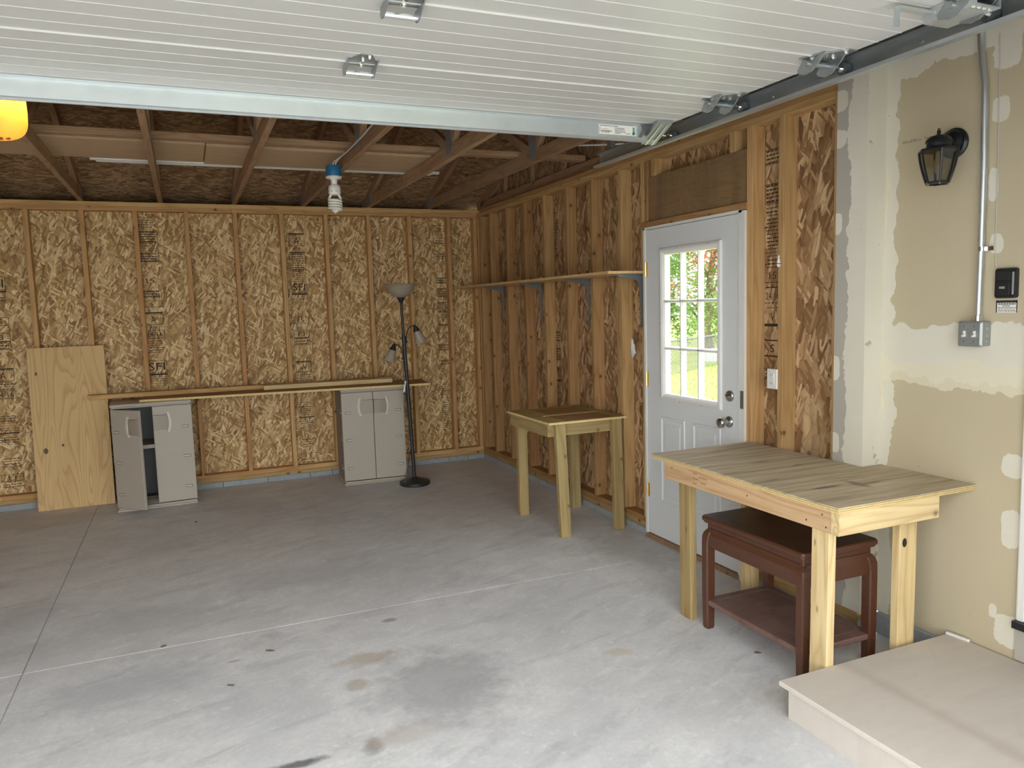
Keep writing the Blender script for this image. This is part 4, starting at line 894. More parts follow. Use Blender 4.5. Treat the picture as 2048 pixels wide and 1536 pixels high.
lumber('corner_brace', tb_, (-0.55, -2.23, ST-0.16), (-0.42, -2.25, ST-0.105), 0.03, 0.02, (0, 0, 1), 'treated')

# ================================================================== WORKBENCH (near)
bn = empty('workbench', (-0.28, -4.75, 0), 'pale lumber workbench with dusty notched plywood top', 'workbench')
BT = 0.812
poly = [(-0.650, -4.135), (-0.018, -4.135), (-0.018, -4.892), (XT-0.004, -4.892), (XT-0.004, -5.355), (-0.650, -5.355)]
ply = MB(); ply.prism([(a, b) for a, b in poly], BT-0.005, BT, 'z').build('tabletop', 'ply_bench', bn)
MB().prism(poly, BT-0.0125, BT-0.0075, 'z').build('plywood_layer', 'ply_edge', bn)
MB().prism([(a+(0.0015 if a < -0.3 else -0.0015), b+(0.0015 if b < -5 else -0.0015)) for a, b in poly], BT-0.0075, BT-0.005, 'z').build('plywood_layer', 'ply_edge_dark', bn)
MB().prism([(a+(0.0015 if a < -0.3 else -0.0015), b+(0.0015 if b < -5 else -0.0015)) for a, b in poly], BT-0.015, BT-0.0125, 'z').build('plywood_layer', 'ply_edge_dark', bn)
MB().prism(poly, BT-0.020, BT-0.015, 'z').build('plywood_layer', 'ply_edge', bn)
az = BT-0.020-0.0445
fa = lumber('front_apron', bn, (-0.622, -4.235, az), (-0.622, -5.316, az), 0.089, 0.038, (0, 0, 1), 'bench_apron')
lumber('end_apron', bn, (-0.643, -5.335, az), (-0.115, -5.335, az), 0.089, 0.038, (0, 0, 1), 'bench_wood')
lumber('end_apron', bn, (-0.603, -4.26, az), (-0.115, -4.26, az), 0.089, 0.038, (0, 0, 1), 'bench_wood')
lumber('rear_apron', bn, (-0.134, -4.235, az), (-0.134, -5.316, az), 0.089, 0.038, (0, 0, 1), 'bench_apron')
zl = BT-0.021
lumber('leg', bn, (-0.570, -4.335, 0.001), (-0.583, -4.345, zl), 0.038, 0.089, (1, 0, 0), 'treated')
lumber('leg', bn, (-0.580, -5.214, 0.001), (-0.584, -5.226, zl), 0.038, 0.089, (1, 0, 0), 'bench_wood')
lumber('leg', bn, (-0.138, -5.216, 0.001), (-0.138, -5.220, zl), 0.098, 0.038, (1, 0, 0), 'bench_wood')
lumber('leg', bn, (-0.170, -4.32, 0.001), (-0.170, -4.32, zl), 0.089, 0.038, (1, 0, 0), 'bench_wood')
kp = un(1808, 1085, 'y', -5.236)
MB().lathe([(0.013, 0), (0.010, 0.0012), (0.004, 0.0012)], M=Matrix.Translation((kp.x, -5.2392, kp.z)) @ Matrix.Rotation(R(90), 4, 'X') @ Matrix.Diagonal((1, 1.5, 1, 1)), seg=12).build('knot', 'black', bn)
mb = MB(); O = Vector((-0.6415, -4.47, az)); ex = Vector((0, -1, 0)); ey = Vector((0, 0, 1))
for r_, (a0, a1) in enumerate(((0.0, 0.03), (0.045, 0.10), (0.0, 0.035), (0.06, 0.10), (0.0, 0.03))):
    a = a0
    while a < a1: bar2(mb, O, ex, ey, a, a+0.007, 0.022-0.012*r_, 0.029-0.012*r_); a += 0.0105
mb.build('printed_stamp', 'ink_brown', bn)['label'] = 'faint brown mill stamp'
nails = MB()
for yy, zz in ((-5.27, 0.02), (-5.19, -0.02), (-5.29, -0.025), (-4.30, 0.02), (-4.85, 0.0)): nails.lathe([(0.004, 0), (0.003, 0.001)], M=Matrix.Translation((-0.6412, yy, az+zz)) @ Matrix.Rotation(R(-90), 4, 'Y'), seg=6)
nails.build('nail_head', 'black', bn)

# ================================================================== RED END TABLE
ro = empty('end_table', (-0.375, -4.78, 0), 'dark red wooden end table with lower shelf under workbench', 'end table')
RX0, RX1, RY0, RY1, RZ = -0.590, -0.165, -5.125, -4.455, 0.560
ttop = MB().rrect(RX0, RX1, RY0, RY1, 0.022, [(0.014, RZ-0.034), (0.008, RZ-0.030), (0.008, RZ-0.024), (0.001, RZ-0.021), (0.0, RZ-0.010), (0.002, RZ-0.004), (0.006, RZ)], 5).build('tabletop', 'red', ro)
MB().rrect(RX0+0.062, RX1-0.062, RY0+0.062, RY1-0.062, 0.003, [(0, RZ-0.001), (0.0005, RZ+0.0012), (0.004, RZ+0.0012)], 3).build('top_panel', 'red_top', ttop)
MB().rrect(RX0+0.006, RX1-0.006, RY0+0.006, RY1-0.006, 0.018, [(0, RZ), (0.001, RZ+0.0008), (0.050, RZ+0.0008), (0.051, RZ+0.0003)], 4).build('top_border', 'red_top', ttop)
MB().rrect(RX0, RX1, RY0, RY1, 0.02, [(0.024, RZ-0.062), (0.024, RZ-0.034)], 4).build('waist', 'red', ro)
ap = MB()
for x0, x1, y0, y1 in ((RX0+0.012, RX0+0.034, RY0+0.03, RY1-0.03), (RX1-0.034, RX1-0.012, RY0+0.03, RY1-0.03), (RX0+0.03, RX1-0.03, RY0+0.012, RY0+0.034), (RX0+0.03, RX1-0.03, RY1-0.034, RY1-0.012)):
    ap.rrect(x0, x1, y0, y1, 0.002, [(0.004, RZ-0.150), (0, RZ-0.146), (0.0, RZ-0.090), (0.006, RZ-0.070), (0.008, RZ-0.058)], 2)
ap.build('apron', 'red', ro)
for ix, iy in ((0, 0), (1, 0), (0, 1), (1, 1)):
    Xo = RX0+0.004 if ix == 0 else RX1-0.004; Yo = RY0+0.004 if iy == 0 else RY1-0.004; sx = 1 if ix == 0 else -1; syy = 1 if iy == 0 else -1
    rs = []
    for z, ins, t in ((0.0, 0.006, 0.040), (0.01, 0.003, 0.043), (0.20, 0.0, 0.045), (RZ-0.13, 0.0, 0.045), (RZ-0.10, 0.001, 0.05), (RZ-0.082, 0.006, 0.055), (RZ-0.068, 0.016, 0.06), (RZ-0.058, 0.026, 0.06)):
        a0, a1 = ins, t
        c = 0.006
        rs.append([(Xo+sx*u, Yo+syy*v_, z) for u, v_ in ((a0+c, a0), (a1-c, a0), (a1-c*0.4, a0+c*0.8), (a1, a0+c), (a1, a1), (a0+c, a1), (a0, a1-c), (a0, a0+c), (a0+c*0.35, a0+c*0.35))])
    MB().rings(rs).build('leg', 'red', ro)
MB().rrect(RX0+0.012, RX1-0.012, RY0+0.012, RY1-0.012, 0.004, [(0.004, 0.120), (0, 0.124), (0, 0.140), (0.004, 0.145), (0.045, 0.145), (0.046, 0.141), (0.052, 0.141), (0.053, 0.145)], 3).build('lower_shelf', 'red_dust', ro)

# ================================================================== STEP PLATFORM
sp_ = empty('step_platform', (-0.37, -5.8, 0), 'low painted plywood step in front of the house door', 'step')
MB().rrect(-0.840, XT-0.012, -6.70, -5.262, 0.004, [(0.004, 0.130), (0, 0.133), (0.0, 0.146), (0.003, 0.150)], 3).build('plywood_top', 'step', sp_)
MB().box(-0.805, -0.785, -6.68, -5.278, 0.0, 0.1298).build('riser', 'step', sp_)
MB().box(-0.785, XT-0.03, -5.300, -5.278, 0.0, 0.1298).build('end_riser', 'step', sp_)
pb = MB(); rr = random.Random(3)
for c in ((1860, 1283), (1900, 1320)):
    pass
pc = un(1905, 1265, 'z', 0.15)
pb.rrect(-0.009, 0.009, -0.05, 0.05, 0.004, [(0.002, 0), (0, 0.004), (0.003, 0.010)], 3, M=Matrix.Translation((XT-0.022, -5.31, 0.1502)) @ Matrix.Rotation(R(6), 4, 'Z'))
o = pb.build('plaster_chip', 'white_trim'); tag(o, 'white plaster chip on the step against tan wall', 'plaster chip')

# ================================================================== CABINETS
def cabinet(name, label, x0, y0, rz, wdt, dep, hgt, open_deg):
    """origin at front-left bottom corner, +x along the front, +y to the back"""
    c = empty(name, (x0, y0, 0), label, 'cabinet', 'low plastic cabinets', rz=rz); Mw = wmat(c)
    th = 0.018
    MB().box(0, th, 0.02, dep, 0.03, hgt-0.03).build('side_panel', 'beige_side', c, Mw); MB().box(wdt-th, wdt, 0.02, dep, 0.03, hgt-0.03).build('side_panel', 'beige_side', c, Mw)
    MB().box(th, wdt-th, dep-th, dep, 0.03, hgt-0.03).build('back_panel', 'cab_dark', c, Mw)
    MB().rrect(-0.004, wdt+0.004, -0.012, dep, 0.008, [(0.006, 0.0), (0, 0.004), (0, 0.012), (0.010, 0.020), (0.010, 0.032)], 3, M=Mw).build('base', 'beige', c)
    MB().rrect(-0.004, wdt+0.004, -0.010, dep, 0.010, [(0.010, hgt-0.034), (0.010, hgt-0.026), (0.0, hgt-0.020), (0.0, hgt-0.006), (0.006, hgt)], 3, M=Mw).build('top_panel', 'beige', c)
    MB().box(th, wdt-th, 0.03, dep-th, 0.50, 0.53).build('shelf', 'beige', c, Mw)
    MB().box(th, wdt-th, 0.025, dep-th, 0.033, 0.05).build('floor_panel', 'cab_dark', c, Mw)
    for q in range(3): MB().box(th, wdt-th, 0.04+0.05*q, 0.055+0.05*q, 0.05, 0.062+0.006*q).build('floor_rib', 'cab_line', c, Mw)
    dw = wdt/2-0.003; z0, z1 = 0.040, hgt-0.038
    for sgn in (1, -1):
        ang = R(-open_deg) if sgn > 0 else 0.0
        Md = Mw @ Matrix.Translation((0.001 if sgn > 0 else wdt-0.001, 0.002, 0)) @ Matrix.Rotation(ang, 4, 'Z') @ Matrix.Diagonal((sgn, 1, 1, 1))
        d = MB().rrect(0, dw, -0.004, 0.020, 0.004, [(0.003, z0), (0, z0+0.004), (0, z1-0.004), (0.003, z1)], 2, M=Md).build('door', 'beige', c)
        # curved pull by the meeting edge
        zc = z1-0.135; rs = []
        for k in range(9):
            t = k/8; xx = dw-0.115+0.113*t; dp = 0.004+0.016*math.sin(PI*min(1, t*1.0)*0.55)
            rs.append([Md @ Vector((xx, -0.004, zc-0.068+0.006*math.sin(PI*t))), Md @ Vector((xx, -0.004-dp, zc-0.066+0.006*math.sin(PI*t))), Md @ Vector((xx, -0.004-dp, zc+0.066-0.006*math.sin(PI*t))), Md @ Vector((xx, -0.004, zc+0.068-0.006*math.sin(PI*t)))])
        hd = MB().rings(rs).build('pull', 'beige_pull', d)
        rs = []
        for k in range(9):
            t = k/8; zz = zc-0.082+0.164*t; xx = dw-0.118-0.016*math.sin(PI*t)
            rs.append([Md @ Vector((xx-0.012, -0.0035, zz)), Md @ Vector((xx-0.006, -0.010, zz)), Md @ Vector((xx+0.012, -0.010, zz)), Md @ Vector((xx+0.016, -0.0035, zz))])
        MB().rings(rs).build('pull_rim', 'cab_white', d)
        for zc2 in (z0+0.115, z0+0.375, z0+0.625):
            f = MB().box(0.030, 0.085, -0.0065, -0.0035, zc2-0.011, zc2+0.011, Md).build('hinge_slot', 'cab_line', d)
            MB().box(0.036, 0.082, -0.0085, -0.006, zc2-0.005, zc2+0.005, Md).build('hinge_tab', 'cab_white', f)
    for zc2 in (0.155, 0.415, 0.665):
        for yy in (0.05, 0.085): MB().lathe([(0.006, 0), (0.004, 0.006)], M=Mw @ Matrix.Translation((-0.0, yy, zc2+0.02*(yy > 0.06))) @ Matrix.Rotation(R(-90), 4, 'Y'), seg=8).build('hinge_stud', 'cab_white', c)
    return c
cabinet('storage_cabinet', 'low beige plastic cabinet with one door ajar beside leaning plywood', -3.412, -0.535, R(3.0), 0.605, 0.40, 0.885, 47)
cabinet('storage_cabinet', 'low beige plastic cabinet with closed doors behind the floor lamp', -1.566, -0.535, R(-3.0), 0.575, 0.40, 0.885, 0)

# worktop lying on both cabinets and loose lumber on it
Mw = Matrix.Translation((-3.20, -0.455, 0.886)) @ Matrix.Rotation(R(-5.6), 4, 'Z')
wk = empty('plywood_worktop', (-3.20, -0.455, 0.886), 'long brown plywood worktop laid across the two beige cabinets', 'worktop')
MB().box(0, 2.44, 0, 0.44, 0, 0.018, Mw).build('sheet', 'ply_brown', wk)
MB().box(0, 2.44, -0.002, 0.0, 0, 0.0182, Mw).build('sheet_edge', 'ply_edge', wk)
o = lumber('lumber_board', None, (-3.60, -0.150, 0.9050+0.0195), (-1.02, -0.235, 0.9050+0.0195), 0.038, 0.085, (0, 0, 1), 'stud'); tag(o, 'long loose board lying along the back of plywood worktop', 'board', 'loose boards on the worktop')
o = lumber('lumber_board', None, (-2.20, -0.30, 0.9050+0.0195), (-1.05, -0.37, 0.9050+0.0195), 0.038, 0.075, (0, 0, 1), 'bench_wood'); tag(o, 'short pale board lying on the plywood worktop in front of the long one', 'board', 'loose boards on the worktop')

# leaning plywood sheet
b0, b1 = un(78, 1022, 'z', 0), un(230, 1006, 'z', 0)
bl = Vector((-4.030, -0.150, 0.001)); brr = Vector((-3.468, -0.165, 0.001)); ul = Vector((-4.030, -0.030, 1.352))
ex = (brr-bl).normalized(); ez = (ul-bl).normalized(); L = (ul-bl).length
ML = frameM(bl, ez, ex)
ps = MB().box(0, 0.570, -0.012, 0.0, 0, L).build('plywood_sheet', 'ply_lean', None, ML); tag(ps, 'tall pale plywood sheet with knots leaning against the studs', 'plywood')
for (u, v_, rx, rz_, m) in ((70, 748, 0.008, 0.014, 'black'), (93, 902, 0.017, 0.024, 'truss'), (127, 890, 0.010, 0.012, 'black')):
    q = un(u, v_, 'y', -0.10); q = ML.inverted() @ q
    MB().lathe([(rx, 0), (rx*0.6, 0.0008)], M=ML @ Matrix.Translation((q.x, -0.0122, q.z)) @ Matrix.Rotation(R(90), 4, 'X') @ Matrix.Diagonal((1, rz_/rx, 1, 1)), seg=12).build('knot', 'leaf_dry' if m != 'black' else 'black', ps)

# ================================================================== FLOOR LAMP
LX, LY = -0.985, -0.80
fp = empty('floor_lamp', (LX, LY, 0), 'black floor lamp with bowl shade and two side reading lights', 'lamp')
def ML_(z): return Vector((LX-0.058*(z/1.67), LY, z))
MB().lathe([(0.001, 0), (0.132, 0), (0.138, 0.006), (0.138, 0.030), (0.132, 0.036), (0.120, 0.038), (0.085, 0.050), (0.045, 0.060), (0.026, 0.070), (0.001, 0.072)], (LX, LY, 0), 40).build('base', 'black_lamp', fp, smooth=35)
MB().tube([ML_(0.065), ML_(1.33)], 0.0165, 14).build('pole', 'black_lamp', fp, smooth=60)
MB().tube([ML_(1.33), ML_(1.345), ML_(1.35), ML_(1.64)], [0.019, 0.019, 0.0115, 0.0115], 12).build('upper_pole', 'black_lamp', fp, smooth=40)
MB().tube([ML_(1.30), ML_(1.34)], 0.0195, 14).build('collar', 'black_lamp', fp, smooth=60)
tpv = ML_(1.64)
MB().lathe([(0.012, 0), (0.018, 0.01), (0.034, 0.045), (0.036, 0.052), (0.02, 0.055), (0.001, 0.055)], tuple(tpv), 20).build('shade_cup', 'black_lamp', fp, smooth=40)
MB().lathe([(0.034, 0.050), (0.065, 0.062), (0.095, 0.088), (0.118, 0.125), (0.140, 0.160), (0.150, 0.165), (0.146, 0.168), (0.114, 0.130), (0.090, 0.095), (0.060, 0.070), (0.03, 0.058)], tuple(tpv), 36, cap=False).build('bowl_shade', 'shade', fp, smooth=60)
def arm(z0, sx, reach, rise, tilt, nm):
    p0 = ML_(z0); pts = []
    for k in range(13):
        t = k/12; a = PI*0.62*t
        pts.append(p0 + Vector((sx*(0.018+reach*(1-math.cos(a))/1.37), -0.012*t, rise*math.sin(a)/1.0)))
    A = MB().tube(pts, 0.0058, 8).build(nm, 'black_lamp', fp, smooth=60)
    MB().tube([p0+Vector((sx*0.010, 0, -0.012)), p0+Vector((sx*0.030, 0, 0.004))], 0.011, 10).build('arm_joint', 'black_lamp', A, smooth=60)
    e = pts[-1]; Mx = Matrix.Translation(e) @ Matrix.Rotation(R(-tilt*sx), 4, 'Y')
    s = MB().lathe([(0.006, 0.022), (0.010, 0.016), (0.016, 0.0), (0.030, -0.028), (0.032, -0.040), (0.001, -0.041)], M=Mx, seg=18).build('socket', 'black_lamp', A, smooth=40)
    MB().lathe([(0.030, -0.036), (0.036, -0.055), (0.042, -0.085), (0.048, -0.115), (0.058, -0.145), (0.055, -0.145), (0.045, -0.115), (0.038, -0.085), (0.032, -0.055), (0.027, -0.038)], M=Mx, seg=24, cap=False).build('glass_shade', 'shade', A, smooth=60)
arm(1.30, 1, 0.085, 0.135, 20, 'reading_arm')
arm(1.15, -1, 0.085, 0.125, 20, 'reading_arm')
MB().tube([ML_(1.14)+Vector((-0.02, -0.005, 0)), ML_(1.0)+Vector((-0.035, -0.02, 0)), ML_(0.83)+Vector((-0.022, -0.02, 0)), ML_(0.7)+Vector((-0.018, -0.006, 0))], 0.004, 6).build('cord', 'black', fp)
MB().tube([ML_(0.33)+Vector((-0.016, -0.002, 0)), Vector((LX-0.07, LY-0.05, 0.21)), Vector((LX-0.105, LY-0.065, 0.10)), Vector((LX-0.110, LY-0.068, 0.042))], 0.004, 6).build('cord', 'black', fp)
MB().box(-0.008, 0.008, -0.001, 0.001, -0.05, 0.05, Matrix.Translation(ML_(0.90)+Vector((-0.032, -0.022, 0.0))) @ Matrix.Rotation(R(10), 4, 'Y')).build('paper_tag', 'paper', fp)
MB().rrect(-0.010, 0.010, -0.008, 0.008, 0.004, [(0.003, -0.035), (0, -0.03), (0, 0.03), (0.003, 0.035)], 3, M=Matrix.Translation(ML_(0.80)+Vector((-0.028, -0.020, 0)))).build('cord_switch', 'black', fp)

# ================================================================== WALL THINGS, RIGHT
# lantern
PL = un(1911, 287, 'x', XT); wlmp = empty('wall_lantern', tuple(PL), 'black coach lantern with clear panes on the tan wall', 'wall lamp')
Mp = Matrix.Translation(PL) @ Matrix.Rotation(R(-90), 4, 'Y')
MB().lathe([(0.056, 0.0), (0.060, 0.004), (0.060, 0.012), (0.052, 0.020), (0.046, 0.016), (0.036, 0.018), (0.022, 0.030), (0.001, 0.034)], M=Mp, seg=36).build('backplate', 'black', wlmp, smooth=35)
LC = Vector((-0.055, PL.y-0.045, PL.z-0.018))
MB().tube([PL+Vector((-0.02, 0, 0)), PL+Vector((-0.07, -0.02, 0.006)), LC+Vector((0.01, 0, 0.012))], [0.020, 0.016, 0.018], 12).build('arm', 'black', wlmp, smooth=60)
MB().lathe([(0.001, 0.052), (0.006, 0.050), (0.008, 0.043), (0.005, 0.037), (0.010, 0.033), (0.036, 0.026), (0.046, 0.014), (0.048, 0.006), (0.043, 0.000), (0.044, -0.012), (0.050, -0.018), (0.001, -0.018)], tuple(LC), 30).build('cap', 'black', wlmp, smooth=40)
MB().lathe([(0.001, 0.060), (0.006, 0.056), (0.007, 0.050), (0.001, 0.046)], tuple(LC), 12).build('finial', 'brass', wlmp, smooth=60)
def lr(t): return 0.072-0.030*(t**1.5)                # radius down the cage
ZT_, ZB_ = LC.z-0.026, LC.z-0.150
nsd = 6; a0 = R(48)
MB().lathe([(0.045, ZT_+0.012), (0.076, ZT_+0.004), (0.078, ZT_-0.002), (0.070, ZT_-0.004)], (LC.x, LC.y, 0), nsd).build('top_ring', 'black', wlmp, Matrix.Translation((LC.x, LC.y, 0)) @ Matrix.Rotation(a0, 4, 'Z') @ Matrix.Translation((-LC.x, -LC.y, 0)))
MB().lathe([(0.046, ZB_+0.004), (0.047, ZB_), (0.042, ZB_-0.007), (0.034, ZB_-0.007), (0.034, ZB_+0.004)], (LC.x, LC.y, 0), nsd, cap=False).build('bottom_ring', 'black', wlmp, Matrix.Translation((LC.x, LC.y, 0)) @ Matrix.Rotation(a0, 4, 'Z') @ Matrix.Translation((-LC.x, -LC.y, 0)))
def lp(k, t):
    th = a0+2*PI*k/nsd; r_ = lr(t); return Vector((LC.x+r_*math.cos(th), LC.y+r_*math.sin(th), ZT_+(ZB_-ZT_)*t))
for k in range(nsd):
    MB().tube([lp(k, t/6) for t in range(7)], 0.0048, 6).build('cage_bar', 'black', wlmp, smooth=60)
    m = MB()
    for t in range(6):
        m.quad(lp(k, t/6), lp(k+1, t/6), lp(k+1, (t+1)/6), lp(k, (t+1)/6))
    m.build('pane', 'glass_lamp', wlmp)
    MB().lathe([(0.001, -0.006), (0.004, -0.004), (0.003, 0)], tuple(lp(k, 1.0)-Vector((0, 0, 0.004))), 8).build('foot_bead', 'brass', wlmp)
MB().lathe([(0.011, ZT_), (0.011, ZT_-0.03), (0.017, ZT_-0.05), (0.016, ZT_-0.07), (0.006, ZT_-0.092), (0.001, ZT_-0.097)], (LC.x, LC.y, 0), 16).build('bulb', 'shade', wlmp, smooth=60)

# conduit, box, opener button, sticker
cdx = XT-0.018
cpt = [un(u, v_, 'x', cdx) for u, v_ in ((1962, 58), (1963, 100), (1966, 135), (1970, 165), (1970, 190), (1968, 330), (1962, 500), (1956, 640))]
cn = empty('conduit', tuple(cpt[-1]), 'bent steel conduit running down tan wall to switch box', 'conduit')
MB().tube([Vector((cdx, -5.335, 2.62))] + cpt, 0.0125, 14).build('pipe', 'galv', cn, smooth=60)
cp = un(1964, 498, 'x', cdx)
MB().lathe([(0.0145, -0.008), (0.0145, 0.008)], (cdx, cp.y, cp.z), 16).box(cdx+0.004, cdx+0.018, cp.y-0.044, cp.y-0.012, cp.z-0.008, cp.z+0.008).build('strap', 'chrome', cn)
MB().lathe([(0.017, 0.0), (0.017, 0.022), (0.0135, 0.024)], (cdx, cpt[-1].y, 1.475), 16).build('connector', 'chrome', cn)
bxm = empty('switch_box', (XT, -5.33, 1.42), 'grey metal double switch box at foot of the conduit', 'switch box')
b0 = un(1919, 643, 'x', 0.05); b1 = un(1964, 693, 'x', 0.05)
MB().rrect(-0.05, 0.0, b1.y, b0.y, 0.003, [(0.003, b1.z), (0, b1.z+0.003), (0, b0.z-0.003), (0.003, b0.z)], 2, M=Matrix.Translation((XT, 0, 0))).build('box', 'grey_box', bxm)
fc = MB().rrect(b1.y-0.002, b0.y+0.002, b1.z-0.002, b0.z+0.002, 0.008, [(0, 0), (0, 0.004), (0.008, 0.009)], 4, M=Matrix.Translation((0.0515, 0, 0)) @ Matrix(((0, 0, -1, 0), (1, 0, 0, 0), (0, 1, 0, 0), (0, 0, 0, 1)))).build('cover', 'grey_box', bxm)
yc, zc = (b0.y+b1.y)/2, (b0.z+b1.z)/2
for s in (-1, 1):
    yy = yc+s*0.021
    MB().box(0.040, 0.0425, yy-0.005, yy+0.005, zc-0.012, zc+0.012).build('toggle_plate', 'white_plastic', fc)
    MB().box(-0.012, 0.0, -0.0035, 0.0035, -0.004, 0.004, Matrix.Translation((0.041, yy, zc-0.004)) @ Matrix.Rotation(R(-25), 4, 'Y')).build('toggle', 'white_plastic', fc)
    for dz in (-0.030, 0.030): MB().lathe([(0.004, 0), (0.003, 0.002)], M=Matrix.Translation((0.0425, yy, zc+dz)) @ Matrix.Rotation(R(-90), 4, 'Y'), seg=8).build('screw', 'chrome', fc)
for dz in (-0.03, -0.008, 0.02): MB().lathe([(0.009, 0), (0.008, 0.001)], M=Matrix.Translation((XT-0.018, b1.y-0.0005, zc+dz)) @ Matrix.Rotation(R(90), 4, 'X'), seg=14).build('knockout', 'galv_dk', bxm)
p0 = un(1991, 537, 'x', XT-0.012); p1 = un(2033, 596, 'x', XT-0.012)
ob = empty('opener_button', (XT, (p0.y+p1.y)/2, p1.z), 'black wall button for the garage door above a sticker', 'wall button')
Mo = Matrix.Translation((XT-0.0005, 0, 0)) @ Matrix(((0, 0, -1, 0), (1, 0, 0, 0), (0, 1, 0, 0), (0, 0, 0, 1)))
MB().rrect(p1.y, p0.y, p1.z, p0.z, 0.010, [(0, 0), (0, 0.012), (0.004, 0.018)], 5, M=Mo).build('case', 'black', ob)
MB().rrect(p1.y+0.022, p0.y-0.008, p1.z+0.066, p0.z-0.010, 0.004, [(0, 0.016), (0.003, 0.021)], 3, M=Mo).build('press_bar', 'black_lamp', ob)
MB().rrect(p1.y+0.022, p0.y-0.008, p1.z+0.010, p1.z+0.060, 0.004, [(0, 0.016), (0.003, 0.020)], 3, M=Mo).build('lower_button', 'black_lamp', ob)
MB().rrect(p1.y+0.040, p0.y-0.022, p1.z+0.036, p1.z+0.046, 0.002, [(0, 0.018), (0.001, 0.0215)], 3, M=Mo).build('light_key', 'opener_grey', ob)
MB().rrect(p1.y+0.006, p1.y+0.016, p1.z+0.012, p0.z-0.014, 0.004, [(0, 0.016), (0.002, 0.020)], 3, M=Mo).build('side_strip', 'opener_grey', ob)
s0 = un(1993, 601, 'x', XT); s1 = un(2035, 625, 'x', XT)
stk = MB().box(XT-0.0012, XT-0.0002, s1.y, s0.y, s1.z, s0.z).build('warning_sticker', 'paper'); tag(stk, 'small white printed sticker with black header below the button', 'sticker')
mb = MB(); O = Vector((XT-0.0016, s0.y, s1.z)); ex = Vector((0, -1, 0)); ey = Vector((0, 0, 1)); SW_, SH_ = s0.y-s1.y, s0.z-s1.z
bar2(mb, O, ex, ey, 0, SW_, SH_*0.80, SH_); bar2(mb, O, ex, ey, 0, SW_*0.05, 0, SH_); bar2(mb, O, ex, ey, SW_*0.95, SW_, 0, SH_)
rr = random.Random(5)
for q, (z_, t_) in enumerate(((0.66, 0.09), (0.52, 0.06), (0.38, 0.05), (0.28, 0.03), (0.16, 0.04), (0.08, 0.03))):
    a = SW_*(0.1 if q != 1 else 0.3)
    while a < SW_*(0.9 if q != 1 else 0.65):
        L = rr.uniform(0.004, 0.010); bar2(mb, O, ex, ey, a, a+L, SH_*z_, SH_*(z_+t_)); a += L+0.002
mb.build('sticker_print', 'ink', stk)
bw = MB().tube([Vector((XT-0.004, -5.405, 1.685)), Vector((XT-0.004, -5.400, 1.75)), Vector((XT-0.004, -5.398, 2.1)), Vector((XT-0.004, -5.392, 2.45)), Vector((XT-0.004, -5.388, 2.56))], 0.0018, 5).build('bell_wire', 'cable'); tag(bw, 'thin pale wire running up tan wall from the button', 'wire')

# outlet between the studs, bowling-pin hook, crumpled paper
o0 = un(1534, 737, 'x', -0.004); o1 = un(1554, 779, 'x', -0.004)
ou = empty('wall_outlet', (0, (o0.y+o1.y)/2, o1.z), 'white outlet between two studs right of entry door', 'outlet')
Mo = Matrix.Translation((0.0, 0, 0)) @ Matrix(((0, 0, -1, 0), (1, 0, 0, 0), (0, 1, 0, 0), (0, 0, 0, 1)))
MB().box(0.0, 0.085, o1.y+0.012, o0.y-0.012, o1.z+0.012, o0.z-0.012).build('outlet_box', 'blue_plastic', ou)
MB().rrect(o1.y, o0.y, o1.z, o0.z, 0.003, [(0, 0), (0, 0.003), (0.003, 0.006)], 3, M=Mo).build('cover_plate', 'white_plastic', ou)
fcv = MB().rrect(o1.y+0.020, o0.y-0.022, o1.z+0.022, o0.z-0.022, 0.003, [(0, 0.005), (0.0015, 0.009)], 3, M=Mo).build('receptacle', 'white_trim', ou)
zc = (o0.z+o1.z)/2; yc = (o0.y+o1.y)/2
for dz in (-0.022, 0.022):
    for s in (-0.006, 0.006): MB().box(-0.0095, -0.0085, yc+s-0.001, yc+s+0.001, zc+dz-0.004, zc+dz+0.004).build('slot', 'black', fcv)
pp = un(1558, 522, 'x', -0.006)
pin = empty('key_hook', tuple(pp), 'white bowling-pin shaped key tag hanging on stud', 'key tag')
MB().lathe([(0.001, -0.030), (0.007, -0.029), (0.011, -0.015), (0.008, 0.004), (0.004, 0.014), (0.006, 0.022), (0.004, 0.028), (0.001, 0.029)], (-0.008, pp.y, pp.z), 14).build('pin', 'white_plastic', pin, smooth=60)
MB().lathe([(0.0115, -0.016), (0.0118, -0.012)], (-0.008, pp.y, pp.z), 14).build('pin_band', 'black', pin)
MB().tube([(-0.008, pp.y, pp.z+0.028), (-0.009, pp.y-0.012, pp.z+0.045), (-0.004, pp.y+0.01, pp.z+0.048), (-0.002, pp.y, pp.z+0.038)], 0.0015, 5).build('wire_ring', 'chrome', pin)
q = un(1268, 697, 'x', 0.082); rr = random.Random(2); m = MB()
G = [[Vector((0.084-0.014*rr.random()-0.010*(1-abs(i-2)/2), q.y+0.028*(i-2)/2+rr.uniform(-.006, .006), q.z+0.07*(j-2)/2+rr.uniform(-.008, .008))) for j in range(5)] for i in range(5)]
for i in range(4):
    for j in range(4):
        if (i, j) in ((0, 0), (3, 3), (0, 3)): continue
        m.quad(G[i][j], G[i+1][j], G[i+1][j+1]); m.quad(G[i][j], G[i+1][j+1], G[i][j+1])
o = m.build('crumpled_wrapper', 'paper_grey'); tag(o, 'crumpled silver wrapper stuck on strand board left of door', 'wrapper')

